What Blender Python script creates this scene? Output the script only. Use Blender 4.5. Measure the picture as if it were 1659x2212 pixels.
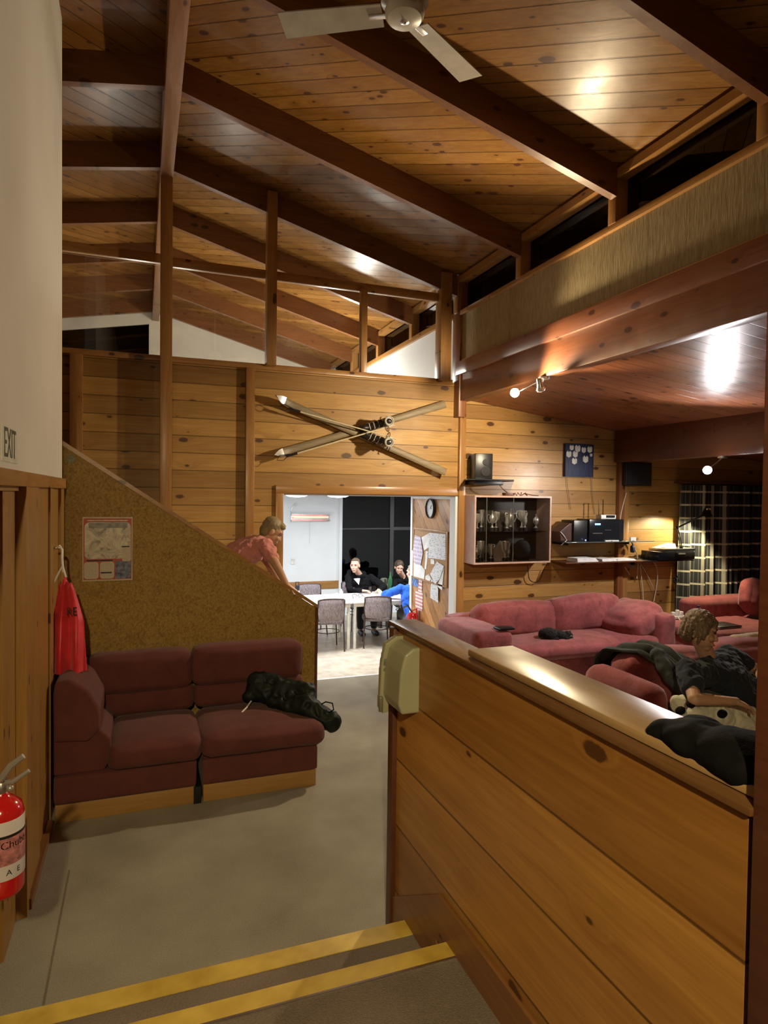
import bpy, bmesh, math, random
from mathutils import Vector, Matrix, Euler
from math import sin, cos, pi, radians as R
random.seed(7)
S = bpy.context.scene
for o in list(bpy.data.objects): bpy.data.objects.remove(o)

# ------------------------------------------------------------------ camera
F_PX, YAW, PIT, ROL, CZ = 1390., .3595, .02555, .01275, 2.0
fwd = Vector((sin(YAW)*cos(PIT), cos(YAW)*cos(PIT), -sin(PIT)))
rt = Vector((cos(YAW), -sin(YAW), 0)); up = rt.cross(fwd)
r2 = cos(ROL)*rt + sin(ROL)*up; u2 = -sin(ROL)*rt + cos(ROL)*up
cam = bpy.data.cameras.new('camera'); co = bpy.data.objects.new('camera', cam); S.collection.objects.link(co)
co.matrix_world = Matrix(((r2.x, u2.x, -fwd.x, 0), (r2.y, u2.y, -fwd.y, 0), (r2.z, u2.z, -fwd.z, CZ), (0, 0, 0, 1)))
cam.sensor_fit = 'HORIZONTAL'; cam.sensor_width = 36; cam.lens = 36*F_PX/1659; cam.clip_start = .02
S.camera = co
def at(px, py, x=None, y=None, z=None):
    d = (px-829.5)/F_PX*r2 - (py-1106)/F_PX*u2 + fwd
    t = x/d.x if x is not None else y/d.y if y is not None else (z-CZ)/d.z
    return Vector((0, 0, CZ)) + d*t

# ------------------------------------------------------------------ world, exposure, lamps
w = bpy.data.worlds.new('night'); S.world = w; w.use_nodes = True
w.node_tree.nodes['Background'].inputs[0].default_value = (.012, .014, .02, 1)
w.node_tree.nodes['Background'].inputs[1].default_value = .5
S.view_settings.view_transform = 'Standard'; S.view_settings.look = 'None'
S.view_settings.gamma = 1; S.view_settings.exposure = 0.0
def lamp(name, kind, loc, energy, col, target=None, **kw):
    l = bpy.data.lights.new(name, kind); l.energy = energy; l.color = col
    for k, v in kw.items(): setattr(l, k, v)
    o = bpy.data.objects.new(name, l); S.collection.objects.link(o); o.location = loc
    if target is not None:
        o.rotation_euler = (Vector(target)-Vector(loc)).to_track_quat('-Z', 'Y').to_euler()
    return o
WARM = (1, .80, .50); WARM2 = (1, .74, .42); COOL = (.93, .97, 1.0); NEUT = (1, .93, .86)
L1 = at(1115, 848, x=3.25); L2 = at(1530, 1015, y=5.0)
lamp('spot_beam_to_hall', 'SPOT', L1+Vector((-.05, -.06, -.01)), 220, WARM, L1+Vector((-.62, -.76, -.10)), spot_size=R(172), spot_blend=.35, shadow_soft_size=.04)
lamp('spot_beam_to_wall', 'SPOT', (3.30, 4.80, 2.86), 210, (1, .84, .58), (2.9, 6.6, 2.3), spot_size=R(110), spot_blend=.6, shadow_soft_size=.04)
lamp('spot_living', 'SPOT', L2+Vector((-.05, -.05, -.01)), 75, (1, .95, .96), L2+Vector((-.7, -.7, -.25)), spot_size=R(168), spot_blend=.4, shadow_soft_size=.05)
lamp('spot_living_down', 'SPOT', L2+Vector((-.05, -.05, -.03)), 130, (1, .93, .86), (4.6, 6.4, .9), spot_size=R(120), spot_blend=.8, shadow_soft_size=.05)
lamp('desk_lamp_light', 'SPOT', at(1525, 1118, y=6.2), 85, (1, .84, .5), at(1420, 1300, y=6.6), spot_size=R(130), spot_blend=.35, shadow_soft_size=.03)
lamp('hall_lamp_behind_viewer', 'SPOT', (-.35, -1.2, 3.1), 430, (1, .80, .45), (.95, 2.75, .75), spot_size=R(74), spot_blend=1.0, shadow_soft_size=.05)
lamp('dining_light_left', 'AREA', (2.35, 8.9, 1.96), 55, COOL, size=.45, shape='DISK')
lamp('dining_light_right', 'AREA', (3.15, 9.3, 1.96), 55, COOL, size=.45, shape='DISK')
lamp('dining_light_far', 'AREA', (5.2, 9.8, 1.96), 60, COOL, size=.45, shape='DISK')
lamp('upstairs_light_a', 'POINT', (2.6, 9.3, 3.55), 110, (1, .95, .82), shadow_soft_size=.1)
lamp('upstairs_light_b', 'POINT', (.2, 8.6, 3.3), 45, (1, .95, .82), shadow_soft_size=.1)

# ------------------------------------------------------------------ material helpers
class NT:
    def __init__(s, name, rough=.5, spec=.5):
        s.m = bpy.data.materials.new(name); s.m.use_nodes = True; s.t = s.m.node_tree
        s.b = s.t.nodes['Principled BSDF']; s.b.inputs['Roughness'].default_value = rough
        s.b.inputs['Specular IOR Level'].default_value = spec
        s.tc = s.t.nodes.new('ShaderNodeTexCoord').outputs['Object']
    def n(s, typ, ins=None, **kw):
        nd = s.t.nodes.new('ShaderNode'+typ)
        for k, v in kw.items(): setattr(nd, k, v)
        for k, v in (ins or {}).items():
            if hasattr(v, 'is_output'): s.t.links.new(v, nd.inputs[k])
            else: nd.inputs[k].default_value = v
        return nd
    def ma(s, op, a, b=0., c=0., clamp=False):
        nd = s.t.nodes.new('ShaderNodeMath'); nd.operation = op; nd.use_clamp = clamp
        for i, v in enumerate((a, b, c)):
            if hasattr(v, 'is_output'): s.t.links.new(v, nd.inputs[i])
            else: nd.inputs[i].default_value = v
        return nd.outputs[0]
    def dot(s, v):
        nd = s.n('VectorMath', {0: s.tc, 1: v}, operation='DOT_PRODUCT'); return nd.outputs['Value']
    def vec(s, a, b, c):
        return s.n('CombineXYZ', {0: a, 1: b, 2: c}).outputs[0]
    def noise(s, v, sc, det=3, rough=.5, dist=0.):
        return s.n('TexNoise', {'Vector': v, 'Scale': sc, 'Detail': det, 'Roughness': rough, 'Distortion': dist}).outputs['Fac']
    def ramp(s, f, stops):
        nd = s.n('ValToRGB', {'Fac': f}); e = nd.color_ramp.elements
        while len(e) < len(stops): e.new(.5)
        for el, (p, c) in zip(e, stops): el.position = p; el.color = (*c, 1) if len(c) == 3 else c
        return nd.outputs['Color']
    def mix(s, f, a, b, mode='MIX'):
        nd = s.t.nodes.new('ShaderNodeMix'); nd.data_type = 'RGBA'; nd.blend_type = mode
        ins = {0: f, 6: a, 7: b}
        for k, v in ins.items():
            if hasattr(v, 'is_output'): s.t.links.new(v, nd.inputs[k])
            else: nd.inputs[k].default_value = v if k == 0 else (*v, 1)
        return nd.outputs[2]
    def out(s, color=None, rough=None, height=None, hs=.3, hd=.01):
        if color is not None: s.t.links.new(color, s.b.inputs['Base Color'])
        if rough is not None: s.t.links.new(rough, s.b.inputs['Roughness'])
        if height is not None:
            bp = s.n('Bump', {'Height': height, 'Strength': hs, 'Distance': hd}); s.t.links.new(bp.outputs[0], s.b.inputs['Normal'])
        return s.m

def pine(name, along=(1, 0, 0), across=(0, 0, 1), bw=.172, light=(.52, .295, .075), dark=(.33, .155, .03), knot=(.055, .02, .008),
         rough=.28, groove=.045, off=0., spec=.5, tone=.35, knots=1.0, gr=1.0, ks=.5, hs=.35):
    s = NT(name, rough, spec); u = s.dot(along); v = s.ma('ADD', s.dot(across), off)
    if bw:
        q = s.ma('DIVIDE', v, bw); idx = s.ma('FLOOR', q); fr = s.ma('SUBTRACT', q, idx)
    else:
        idx = s.ma('MULTIPLY', 0., 1.); fr = None
    rnd = s.n('TexWhiteNoise', {'W': idx}, noise_dimensions='1D').outputs['Value']
    off2 = s.ma('MULTIPLY', rnd, 37.)
    k3 = s.n('VectorMath', {0: s.tc, 1: tuple(Vector(along).cross(Vector(across)))}, operation='DOT_PRODUCT').outputs['Value']
    # knots: one candidate per cell, elongated along the grain
    kv = s.vec(s.ma('MULTIPLY_ADD', u, .75/ks, off2), s.ma('MULTIPLY', v, 1.5/ks), s.ma('MULTIPLY_ADD', k3, .8, off2))
    vo = s.n('TexVoronoi', {'Vector': kv, 'Scale': 1.0*1.6, 'Randomness': 1.}, feature='F1', voronoi_dimensions='2D').outputs['Distance']
    wob = s.ma('MULTIPLY_ADD', s.noise(s.tc, 30, 2), .05, s.ma('MULTIPLY_ADD', s.noise(kv, .9, 1), .34, s.ma('SUBTRACT', vo, .17)))
    kmask = s.n('MapRange', {'Value': wob, 'From Min': .075*knots, 'From Max': .125*knots, 'To Min': 1., 'To Max': 0.}, interpolation_type='SMOOTHSTEP').outputs[0]
    halo = s.n('MapRange', {'Value': vo, 'From Min': .08*knots, 'From Max': .34*knots, 'To Min': 1., 'To Max': 0.}, interpolation_type='SMOOTHSTEP').outputs[0]
    # grain bends round the knots
    gv = s.vec(s.ma('MULTIPLY_ADD', u, .9*gr, off2), s.ma('MULTIPLY_ADD', halo, .55, s.ma('MULTIPLY', v, 14*gr)), s.ma('MULTIPLY_ADD', k3, 9., off2))
    g1 = s.noise(gv, 1.6, 4, .6, 1.2)
    g2 = s.noise(s.vec(s.ma('MULTIPLY', u, 3.), s.ma('MULTIPLY', v, 130.*gr), s.ma('MULTIPLY', k3, 60.)), 1.4, 2, .5)
    f = s.ma('MULTIPLY_ADD', g2, .35, s.ma('MULTIPLY', g1, .75))
    col = s.ramp(f, [(.28, dark), (.52, tuple((a+b)/2 for a, b in zip(light, dark))), (.72, light)])
    tn = s.n('MapRange', {'Value': rnd, 'To Min': 1-tone, 'To Max': 1.+tone*.25}).outputs[0]
    col = s.mix(1., col, s.n('CombineColor', {0: tn, 1: s.ma('POWER', tn, 1.15), 2: s.ma('POWER', tn, 1.3)}).outputs[0], 'MULTIPLY')
    col = s.mix(s.ma('MULTIPLY', halo, .35), col, dark)
    col = s.mix(s.ma('MULTIPLY', kmask, .9), col, knot)
    h = None
    if fr is not None:
        e = s.ma('MINIMUM', fr, s.ma('SUBTRACT', 1., fr))
        gm = s.n('MapRange', {'Value': e, 'From Min': .004/bw*.6, 'From Max': max(groove*.42, .004/bw*.6+.012), 'To Min': 0., 'To Max': 1.}, interpolation_type='SMOOTHSTEP').outputs[0]
        col = s.mix(s.ma('MULTIPLY', s.ma('SUBTRACT', 1., gm), .8), col, tuple(c*.18 for c in dark))
        h = s.ma('MULTIPLY_ADD', g1, .06, gm)
    else: h = s.ma('MULTIPLY', g1, .06)
    rg = s.ma('MULTIPLY_ADD', s.noise(s.tc, 5, 3), .22, rough-.1)
    return s.out(col, rg, h, hs, .006)

def plain(name, col, rough=.5, metal=0., nscale=0, nvar=.15, bump=0, bscale=60, spec=.5, sheen=0):
    s = NT(name, rough, spec); s.b.inputs['Metallic'].default_value = metal
    if sheen: s.b.inputs['Sheen Weight'].default_value = sheen; s.b.inputs['Sheen Roughness'].default_value = .4
    f = s.noise(s.tc, nscale or 8, 3, .6)
    c = s.ramp(f, [(.3, tuple(x*(1-nvar) for x in col)), (.7, tuple(min(1, x*(1+nvar)) for x in col))])
    return s.out(c, None, s.noise(s.tc, bscale, 2) if bump else None, bump, .004)
def emit(name, col, st):
    s = NT(name, .4); s.b.inputs['Base Color'].default_value = (*col, 1)
    s.b.inputs['Emission Color'].default_value = (*col, 1); s.b.inputs['Emission Strength'].default_value = st; return s.m
def fabric(name, col, weave=220, rough=.9, var=.25, sheen=.4, big=6, spec=.12):
    s = NT(name, rough, spec); s.b.inputs['Sheen Weight'].default_value = sheen
    f = s.ma('MULTIPLY_ADD', s.noise(s.tc, weave, 2), .35, s.ma('MULTIPLY', s.noise(s.tc, big, 4, .65, .6), .75))
    c = s.ramp(f, [(.33, tuple(x*(1-var) for x in col)), (.72, tuple(min(1, x*(1+var)) for x in col))])
    return s.out(c, None, f, .35, .006)
def glass(name, tint=(1, 1, 1), gl=.9, rough=.0):
    m = bpy.data.materials.new(name); m.use_nodes = True; t = m.node_tree; t.nodes.clear()
    o = t.nodes.new('ShaderNodeOutputMaterial'); mx = t.nodes.new('ShaderNodeMixShader')
    tr = t.nodes.new('ShaderNodeBsdfTransparent'); tr.inputs[0].default_value = (*tint, 1)
    g = t.nodes.new('ShaderNodeBsdfGlossy'); g.inputs[0].default_value = (gl, gl, gl, 1); g.inputs['Roughness'].default_value = rough
    f = t.nodes.new('ShaderNodeFresnel'); f.inputs[0].default_value = 1.5
    t.links.new(f.outputs[0], mx.inputs[0]); t.links.new(tr.outputs[0], mx.inputs[1]); t.links.new(g.outputs[0], mx.inputs[2])
    t.links.new(mx.outputs[0], o.inputs[0]); return m
X, Y, Z = (1, 0, 0), (0, 1, 0), (0, 0, 1)
q2 = math.sqrt(.5)
M = {}
M['part'] = pine('pine_partition', X, Z, .172, off=.012, ks=.62, rough=.5, knots=.85, groove=.07)
M['live'] = pine('pine_living_wall', X, Z, .163, light=(.50, .29, .10), dark=(.33, .165, .045), off=.03, ks=.6, rough=.34, knots=.85, groove=.07)
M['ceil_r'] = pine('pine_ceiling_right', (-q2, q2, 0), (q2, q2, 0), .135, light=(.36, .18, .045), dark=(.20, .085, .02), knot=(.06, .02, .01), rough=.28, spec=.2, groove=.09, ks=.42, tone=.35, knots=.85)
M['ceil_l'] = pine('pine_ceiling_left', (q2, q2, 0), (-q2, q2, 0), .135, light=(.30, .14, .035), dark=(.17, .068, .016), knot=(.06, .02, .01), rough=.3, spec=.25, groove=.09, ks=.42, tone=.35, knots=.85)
M['ceil_liv'] = pine('mahogany_stained_ceiling', X, Y, .15, light=(.34, .125, .055), dark=(.20, .065, .03), knot=(.05, .018, .01), rough=.3, spec=.14, groove=.08, ks=.5, tone=.25, knots=.9)
M['raft'] = pine('dark_stained_rafter', X, Z, 0, light=(.24, .10, .035), dark=(.14, .05, .018), rough=.3, knots=.6)
M['ridge'] = pine('ridge_beam_wood', Y, X, 0, light=(.33, .16, .07), dark=(.20, .08, .03), rough=.3, knots=.6)
M['beamY'] = pine('red_stained_beam', Y, Z, 0, light=(.26, .095, .045), dark=(.16, .055, .025), rough=.32, knots=.8)
M['beamdark'] = pine('dark_red_beam', Y, Z, 0, light=(.14, .045, .022), dark=(.08, .025, .012), rough=.3, knots=.6)
M['stud'] = pine('pine_stud', Z, X, 0, light=(.46, .24, .08), dark=(.30, .13, .035), rough=.3, knots=.7)
M['studred'] = pine('red_pine_post', Z, X, 0, light=(.30, .12, .045), dark=(.18, .065, .02), rough=.3, knots=.7)
M['trimX'] = pine('pine_rail', X, Z, 0, light=(.48, .25, .08), dark=(.31, .14, .04), rough=.3, knots=.7)
M['trimY'] = pine('pine_rail_lengthwise', Y, Z, 0, light=(.48, .25, .08), dark=(.31, .14, .04), rough=.3, knots=.7)
M['leftw'] = pine('pine_vertical_boards', Z, Y, 0, light=(.40, .21, .05), dark=(.27, .125, .028), rough=.4, knots=.4)
M['low'] = pine('varnished_wide_pine_boards', Y, Z, .30, light=(.50, .25, .055), dark=(.30, .125, .024), off=.08, rough=.3, groove=.018, ks=.8, gr=.45, tone=.3, knots=.5, hs=.06)
M['cap'] = pine('dark_varnished_cap', Y, X, 0, light=(.17, .085, .03), dark=(.10, .042, .015), rough=.25, knots=.7)
M['shelf'] = pine('light_varnished_shelf', Y, X, 0, light=(.40, .26, .12), dark=(.28, .165, .07), rough=.3, knots=.5)
M['diag'] = pine('diagonal_pine_boards', (0, q2, q2), (0, -q2, q2), .13, light=(.66, .36, .14), dark=(.42, .19, .06), off=.0, ks=.7)
M['base'] = pine('stained_baseboard', Y, Z, 0, light=(.30, .14, .05), dark=(.19, .075, .025), rough=.35, knots=.5)
M['ply'] = pine('plywood_plinth', X, Z, 0, light=(.44, .25, .075), dark=(.34, .17, .045), rough=.5, knots=.3)
M['white'] = plain('white_painted_plaster', (.62, .58, .50), .75, nscale=1.5, nvar=.05, bump=.08, bscale=30)
M['bright'] = plain('bright_white_paint', (.80, .83, .85), .55, nscale=2, nvar=.03)
M['cream'] = plain('cream_painted_gable', (.68, .62, .50), .6, nscale=2, nvar=.05)
M['dkwood'] = plain('dark_end_trim', (.10, .035, .015), .4, nscale=12)
M['black'] = plain('black_plastic', (.012, .012, .014), .35)
M['blackm'] = plain('black_metal', (.02, .018, .02), .35, metal=.6)
M['greyal'] = plain('grey_window_frame', (.045, .045, .045), .4)
M['steel'] = plain('brushed_steel', (.6, .6, .6), .3, metal=1)
M['silver'] = plain('polished_silver', (.92, .90, .84), .30, metal=.85)
M['gold'] = plain('worn_brass', (.6, .42, .18), .3, metal=1)
M['wplast'] = plain('white_plastic', (.75, .75, .72), .35)
M['paper'] = plain('printed_paper', (.78, .78, .80), .8, nscale=35, nvar=.12)
M['glass'] = glass('window_glass', (.97, .97, .97)); M['glassdk'] = glass('night_window_glass', (.25, .26, .28))
M['cabglass'] = glass('cabinet_glass', (.97, .97, .97)); M['clear'] = glass('drinking_glass', (.93, .95, .96))
M['nightout'] = plain('night_outside', (.004, .005, .006), .9)
M['skin'] = plain('skin', (.62, .36, .26), .5, nscale=14, nvar=.08); M['skin2'] = plain('tanned_skin', (.48, .27, .17), .5, nscale=14, nvar=.08)
M['eye'] = plain('eye_dark', (.03, .02, .02), .2); M['lip'] = plain('lips', (.42, .16, .13), .5)

def carpet(name, a, b):
    s = NT(name, .95, .1)
    f = s.ma('MULTIPLY_ADD', s.noise(s.tc, 160, 3, .7), .5, s.ma('MULTIPLY', s.noise(s.tc, 2.2, 3), .5))
    return s.out(s.ramp(f, [(.3, a), (.7, b)]), None, s.noise(s.tc, 220, 2), .6, .006)
M['carpet'] = carpet('grey_beige_carpet', (.21, .19, .145), (.40, .37, .295))
M['carpet2'] = carpet('brown_grey_carpet', (.13, .10, .078), (.26, .21, .165))
s = NT('beige_vinyl', .35); M['vinyl'] = s.out(s.ramp(s.noise(s.tc, 7, 4, .6), [(.35, (.42, .35, .27)), (.65, (.58, .51, .41))]))
s = NT('particle_board', .6, .3)
vo = s.n('TexVoronoi', {'Vector': s.n('VectorMath', {0: s.tc, 1: (1, 1, .8)}, operation='MULTIPLY').outputs[0], 'Scale': 95.}, feature='F1').outputs['Color']
f = s.ma('MULTIPLY_ADD', s.n('SeparateColor', {0: vo}).outputs[0], .55, s.ma('MULTIPLY', s.noise(s.tc, 12, 3), .45))
M['cork'] = s.out(s.ramp(f, [(.12, (.19, .11, .022)), (.45, (.30, .18, .04)), (.85, (.38, .25, .07))]))
s = NT('hessian_wall_covering', .9, .15)
f = s.noise(s.vec(s.ma('MULTIPLY', s.dot(Y), 26.), s.ma('MULTIPLY', s.dot(X), 26.), s.ma('MULTIPLY', s.dot(Z), 3.)), 3, 4, .7)
seam = s.n('MapRange', {'Value': s.ma('ABSOLUTE', s.ma('SUBTRACT', s.ma('FRACT', s.ma('DIVIDE', s.dot(Y), .92)), .5)), 'From Min': .488, 'From Max': .498}).outputs[0]
M['hess'] = s.out(s.mix(s.ma('MULTIPLY', seam, .4), s.ramp(f, [(.3, (.27, .20, .10)), (.7, (.46, .37, .21))]), (.2, .14, .07)), None, f, .5, .006)
s = NT('worn_yellow_nosing', .5, .4)
M['yellow'] = s.out(s.ramp(s.noise(s.tc, 9, 4), [(.3, (.50, .33, .05)), (.7, (.72, .52, .10))]))
M['maroon'] = fabric('maroon_wool_upholstery', (.115, .037, .032), 260, var=.18, sheen=.08)
M['pink'] = fabric('dusty_red_velvet', (.26, .066, .069), 120, var=.4, big=9, sheen=.25)
s = NT('mottled_grey_vinyl_upholstery', .6, .3)
M['chairfab'] = s.out(s.ramp(s.noise(s.vec(s.ma('MULTIPLY', s.dot(X), 60.), s.ma('MULTIPLY', s.dot(Y), 60.), s.ma('MULTIPLY', s.dot(Z), 22.)), 1.2, 4, .7), [(.35, (.13, .10, .11)), (.65, (.33, .28, .29))]))

# ------------------------------------------------------------------ mesh helpers
C = S.collection; ORG = {}
def tag(o, label=None, cat=None, group=None, kind=None):
    if label: o['label'] = label
    if cat: o['category'] = cat
    if group: o['group'] = group
    if kind: o['kind'] = kind
    return o
def thing(name, label, cat, loc=(0, 0, 0), group=None):
    o = bpy.data.objects.new(name, None); C.objects.link(o); o.location = loc; o.empty_display_size = .1
    ORG[o.name] = Vector(loc); return tag(o, label, cat, group)
class MB:
    def __init__(s): s.bm = bmesh.new()
    def box(s, x0, x1, y0, y1, z0, z1, bev=0, seg=2, mat=None):
        b = bmesh.new(); bmesh.ops.create_cube(b, size=1)
        for v in b.verts: v.co = Vector(((x0+x1)/2+v.co.x*(x1-x0), (y0+y1)/2+v.co.y*(y1-y0), (z0+z1)/2+v.co.z*(z1-z0)))
        if bev: bmesh.ops.bevel(b, geom=b.edges[:], offset=bev, segments=seg, profile=.5, affect='EDGES')
        return s.add(b, mat)
    def cushion(s, x0, x1, y0, y1, z0, z1, r=.05, puff=.02, mat=None, n=8):
        b = bmesh.new(); bmesh.ops.create_cube(b, size=2); bmesh.ops.subdivide_edges(b, edges=b.edges[:], cuts=n, use_grid_fill=True)
        hx, hy, hz = (x1-x0)/2, (y1-y0)/2, (z1-z0)/2; r = min(r, hx*.98, hy*.98, hz*.98)
        for v in b.verts:
            c = v.co.copy(); p = Vector((c.x*hx, c.y*hy, c.z*hz))
            q = Vector((max(-hx+r, min(hx-r, p.x)), max(-hy+r, min(hy-r, p.y)), max(-hz+r, min(hz-r, p.z))))
            # pull points near the border evenly round the corner
            g = Vector([math.copysign(abs(k)**1.6, k) for k in c])
            gp = Vector((c.x*hx, c.y*hy, c.z*hz)); d = gp-q
            if d.length > 1e-6: p = q+d.normalized()*r if d.length > 0 else p
            p += Vector((c.x*puff*(1-c.y**2)*(1-c.z**2), c.y*puff*(1-c.x**2)*(1-c.z**2), c.z*puff*(1-c.x**2)*(1-c.y**2)))
            v.co = p+Vector(((x0+x1)/2, (y0+y1)/2, (z0+z1)/2))
        return s.add(b, mat)
    def tube(s, pts, r, seg=8, mat=None, cap=True):
        pts = [Vector(p) for p in pts]; rr = r if hasattr(r, '__len__') else [r]*len(pts)
        b = bmesh.new(); rings = []; nrm = None
        for i, p in enumerate(pts):
            t = (pts[min(i+1, len(pts)-1)]-pts[max(i-1, 0)]).normalized()
            if nrm is None: nrm = t.orthogonal().normalized()
            nrm = (nrm-t*nrm.dot(t)); nrm = nrm.normalized() if nrm.length > 1e-5 else t.orthogonal().normalized()
            bn = t.cross(nrm)
            rings.append([b.verts.new(p+(nrm*cos(2*pi*k/seg)+bn*sin(2*pi*k/seg))*rr[i]) for k in range(seg)])
        for a, c in zip(rings, rings[1:]):
            for k in range(seg): b.faces.new((a[k], a[(k+1) % seg], c[(k+1) % seg], c[k]))
        if cap: b.faces.new(rings[0][::-1]); b.faces.new(rings[-1])
        return s.add(b, mat)
    def cyl(s, p, q, r, seg=16, mat=None): return s.tube([p, q], r, seg, mat)
    def lathe(s, prof, c=(0, 0, 0), seg=20, axis='Z', mat=None, cap=True):
        b = bmesh.new(); rings = []
        for r, h in prof:
            rings.append([b.verts.new((max(r, 1e-4)*cos(2*pi*k/seg), max(r, 1e-4)*sin(2*pi*k/seg), h)) for k in range(seg)])
        for a, d in zip(rings, rings[1:]):
            for k in range(seg): b.faces.new((a[k], a[(k+1) % seg], d[(k+1) % seg], d[k]))
        if cap: b.faces.new(rings[0][::-1]); b.faces.new(rings[-1])
        m = {'Z': Matrix.Identity(4), 'X': Matrix.Rotation(pi/2, 4, 'Y'), 'Y': Matrix.Rotation(-pi/2, 4, 'X')}[axis]
        bmesh.ops.transform(b, matrix=Matrix.Translation(c) @ m, verts=b.verts); return s.add(b, mat)
    def ball(s, c, r, mat=None, u=16, v=10, rot=None):
        b = bmesh.new(); bmesh.ops.create_uvsphere(b, u_segments=u, v_segments=v, radius=1)
        r = r if hasattr(r, '__len__') else (r, r, r)
        m = Matrix.Translation(c) @ ((rot.to_4x4() if rot else Matrix.Identity(4)) @ Matrix.Diagonal((*r, 1)))
        bmesh.ops.transform(b, matrix=m, verts=b.verts); return s.add(b, mat)
    def caps(s, p, r1, q, r2, seg=12):
        p, q = Vector(p), Vector(q); d = q-p; L = d.length; rot = d.to_track_quat('Z', 'Y').to_matrix().to_4x4()
        prof = [(r1*cos(a), r1*sin(a)) for a in [-pi/2+.01, -1.1, -.7, -.35, 0]]+[(r2*cos(a), L+r2*sin(a)) for a in [0, .35, .7, 1.1, pi/2-.01]]
        m2 = MB(); m2.lathe(prof, seg=seg); bmesh.ops.transform(m2.bm, matrix=Matrix.Translation(p) @ rot, verts=m2.bm.verts)
        return s.add(m2.bm)
    def prism(s, poly, vec, mat=None):
        b = bmesh.new(); a = [b.verts.new(p) for p in poly]; c = [b.verts.new(Vector(p)+Vector(vec)) for p in poly]
        b.faces.new(a[::-1]); b.faces.new(c)
        for i in range(len(a)): b.faces.new((a[i], a[(i+1) % len(a)], c[(i+1) % len(a)], c[i]))
        return s.add(b, mat)
    def grid(s, fn, nu, nv, thick=.004, mat=None):
        b = bmesh.new(); vs = [[b.verts.new(fn(i/nu, j/nv)) for j in range(nv+1)] for i in range(nu+1)]
        F = lambda A: [b.faces.new((A[i][j], A[i+1][j], A[i+1][j+1], A[i][j+1])) for i in range(nu) for j in range(nv)]
        F(vs)
        if thick:
            b.normal_update(); ws = [[b.verts.new(v.co-v.normal*thick) for v in row] for row in vs]
            for i in range(nu):
                for j in range(nv): b.faces.new((ws[i][j], ws[i][j+1], ws[i+1][j+1], ws[i+1][j]))
                for j in (0, nv): b.faces.new((vs[i][j], ws[i][j], ws[i+1][j], vs[i+1][j]))
            for j in range(nv):
                for i in (0, nu): b.faces.new((vs[i][j], vs[i][j+1], ws[i][j+1], ws[i][j]))
        return s.add(b, mat)
    def add(s, b, mat=None):
        bmesh.ops.recalc_face_normals(b, faces=b.faces[:])
        if mat is not None:
            for f in b.faces: f.material_index = mat
        me = bpy.data.meshes.new('tmp'); b.to_mesh(me); b.free(); s.bm.from_mesh(me); bpy.data.meshes.remove(me); return s
    def xf(s, m): bmesh.ops.transform(s.bm, matrix=m, verts=s.bm.verts); return s
    def build(s, name, mat, parent=None, smooth=True, kind=None, remesh=0, sm=0, disp=None, sub=0):
        me = bpy.data.meshes.new(name); s.bm.to_mesh(me); s.bm.free()
        for m in (mat if isinstance(mat, (list, tuple)) else [mat]): me.materials.append(m)
        o = bpy.data.objects.new(name, me); C.objects.link(o)
        if remesh or disp or sub:
            if remesh: md = o.modifiers.new('r', 'REMESH'); md.mode = 'VOXEL'; md.voxel_size = remesh; md.use_smooth_shade = True
            if sm: md = o.modifiers.new('s', 'SMOOTH'); md.iterations = sm; md.factor = .5
            for i, (st, sc, *ty) in enumerate(disp or []):
                tx = bpy.data.textures.new('wrinkle', ty[0] if ty else 'CLOUDS'); tx.noise_scale = sc
                if ty: tx.turbulence = 7; tx.noise_depth = 1
                else: tx.noise_depth = 1
                md = o.modifiers.new('d', 'DISPLACE'); md.texture = tx; md.strength = st; md.mid_level = .5
            if sub: md = o.modifiers.new('u', 'SUBSURF'); md.levels = sub; md.render_levels = sub
            dg = bpy.context.evaluated_depsgraph_get(); ev = o.evaluated_get(dg)
            m2 = bpy.data.meshes.new_from_object(ev); o.modifiers.clear(); o.data = m2
            if not len(m2.materials):
                for m in (mat if isinstance(mat, (list, tuple)) else [mat]): m2.materials.append(m)
            me = m2
        if parent is not None:
            g = ORG[parent.name]; me.transform(Matrix.Translation(-g)); o.parent = parent; ORG[o.name] = g
        else: ORG[o.name] = Vector((0, 0, 0))
        if smooth:
            me.shade_smooth()
            if not remesh: me.set_sharp_from_angle(angle=R(38))
        if kind: o['kind'] = kind
        return o
def st(name, mat, *boxes, bev=0):
    m = MB()
    for b in boxes: m.box(*b, bev=bev)
    return m.build(name, mat, kind='structure')
def text(txt, size, mat, parent, name='lettering', loc=(0, 0, 0), rx=pi/2, rz=0, depth=.0008, sx=1, align='CENTER'):
    cu = bpy.data.curves.new(name, 'FONT'); cu.body = txt; cu.size = size; cu.extrude = depth; cu.align_x = align; cu.align_y = 'CENTER'
    t = bpy.data.objects.new('t', cu); C.objects.link(t)
    dg = bpy.context.evaluated_depsgraph_get(); me = bpy.data.meshes.new_from_object(t.evaluated_get(dg)); bpy.data.objects.remove(t)
    me.materials.clear(); me.materials.append(mat)
    me.transform(Matrix.Translation(Vector(loc)-ORG[parent.name]) @ Matrix.Rotation(rz, 4, 'Z') @ Matrix.Rotation(rx, 4, 'X') @ Matrix.Diagonal((sx, 1, 1, 1)))
    o = bpy.data.objects.new(name, me); C.objects.link(o); o.parent = parent; ORG[o.name] = ORG[parent.name]; return o
def dup(o, loc=None, rz=None, label=None, parent=None):
    c = o.copy(); C.objects.link(c)
    if parent is not None: c.parent = parent
    if loc is not None: c.location = loc
    if rz is not None: c.rotation_euler = (0, 0, rz)
    if label: c['label'] = label
    for ch in list(o.children): dup(ch, parent=c)
    return c
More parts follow.
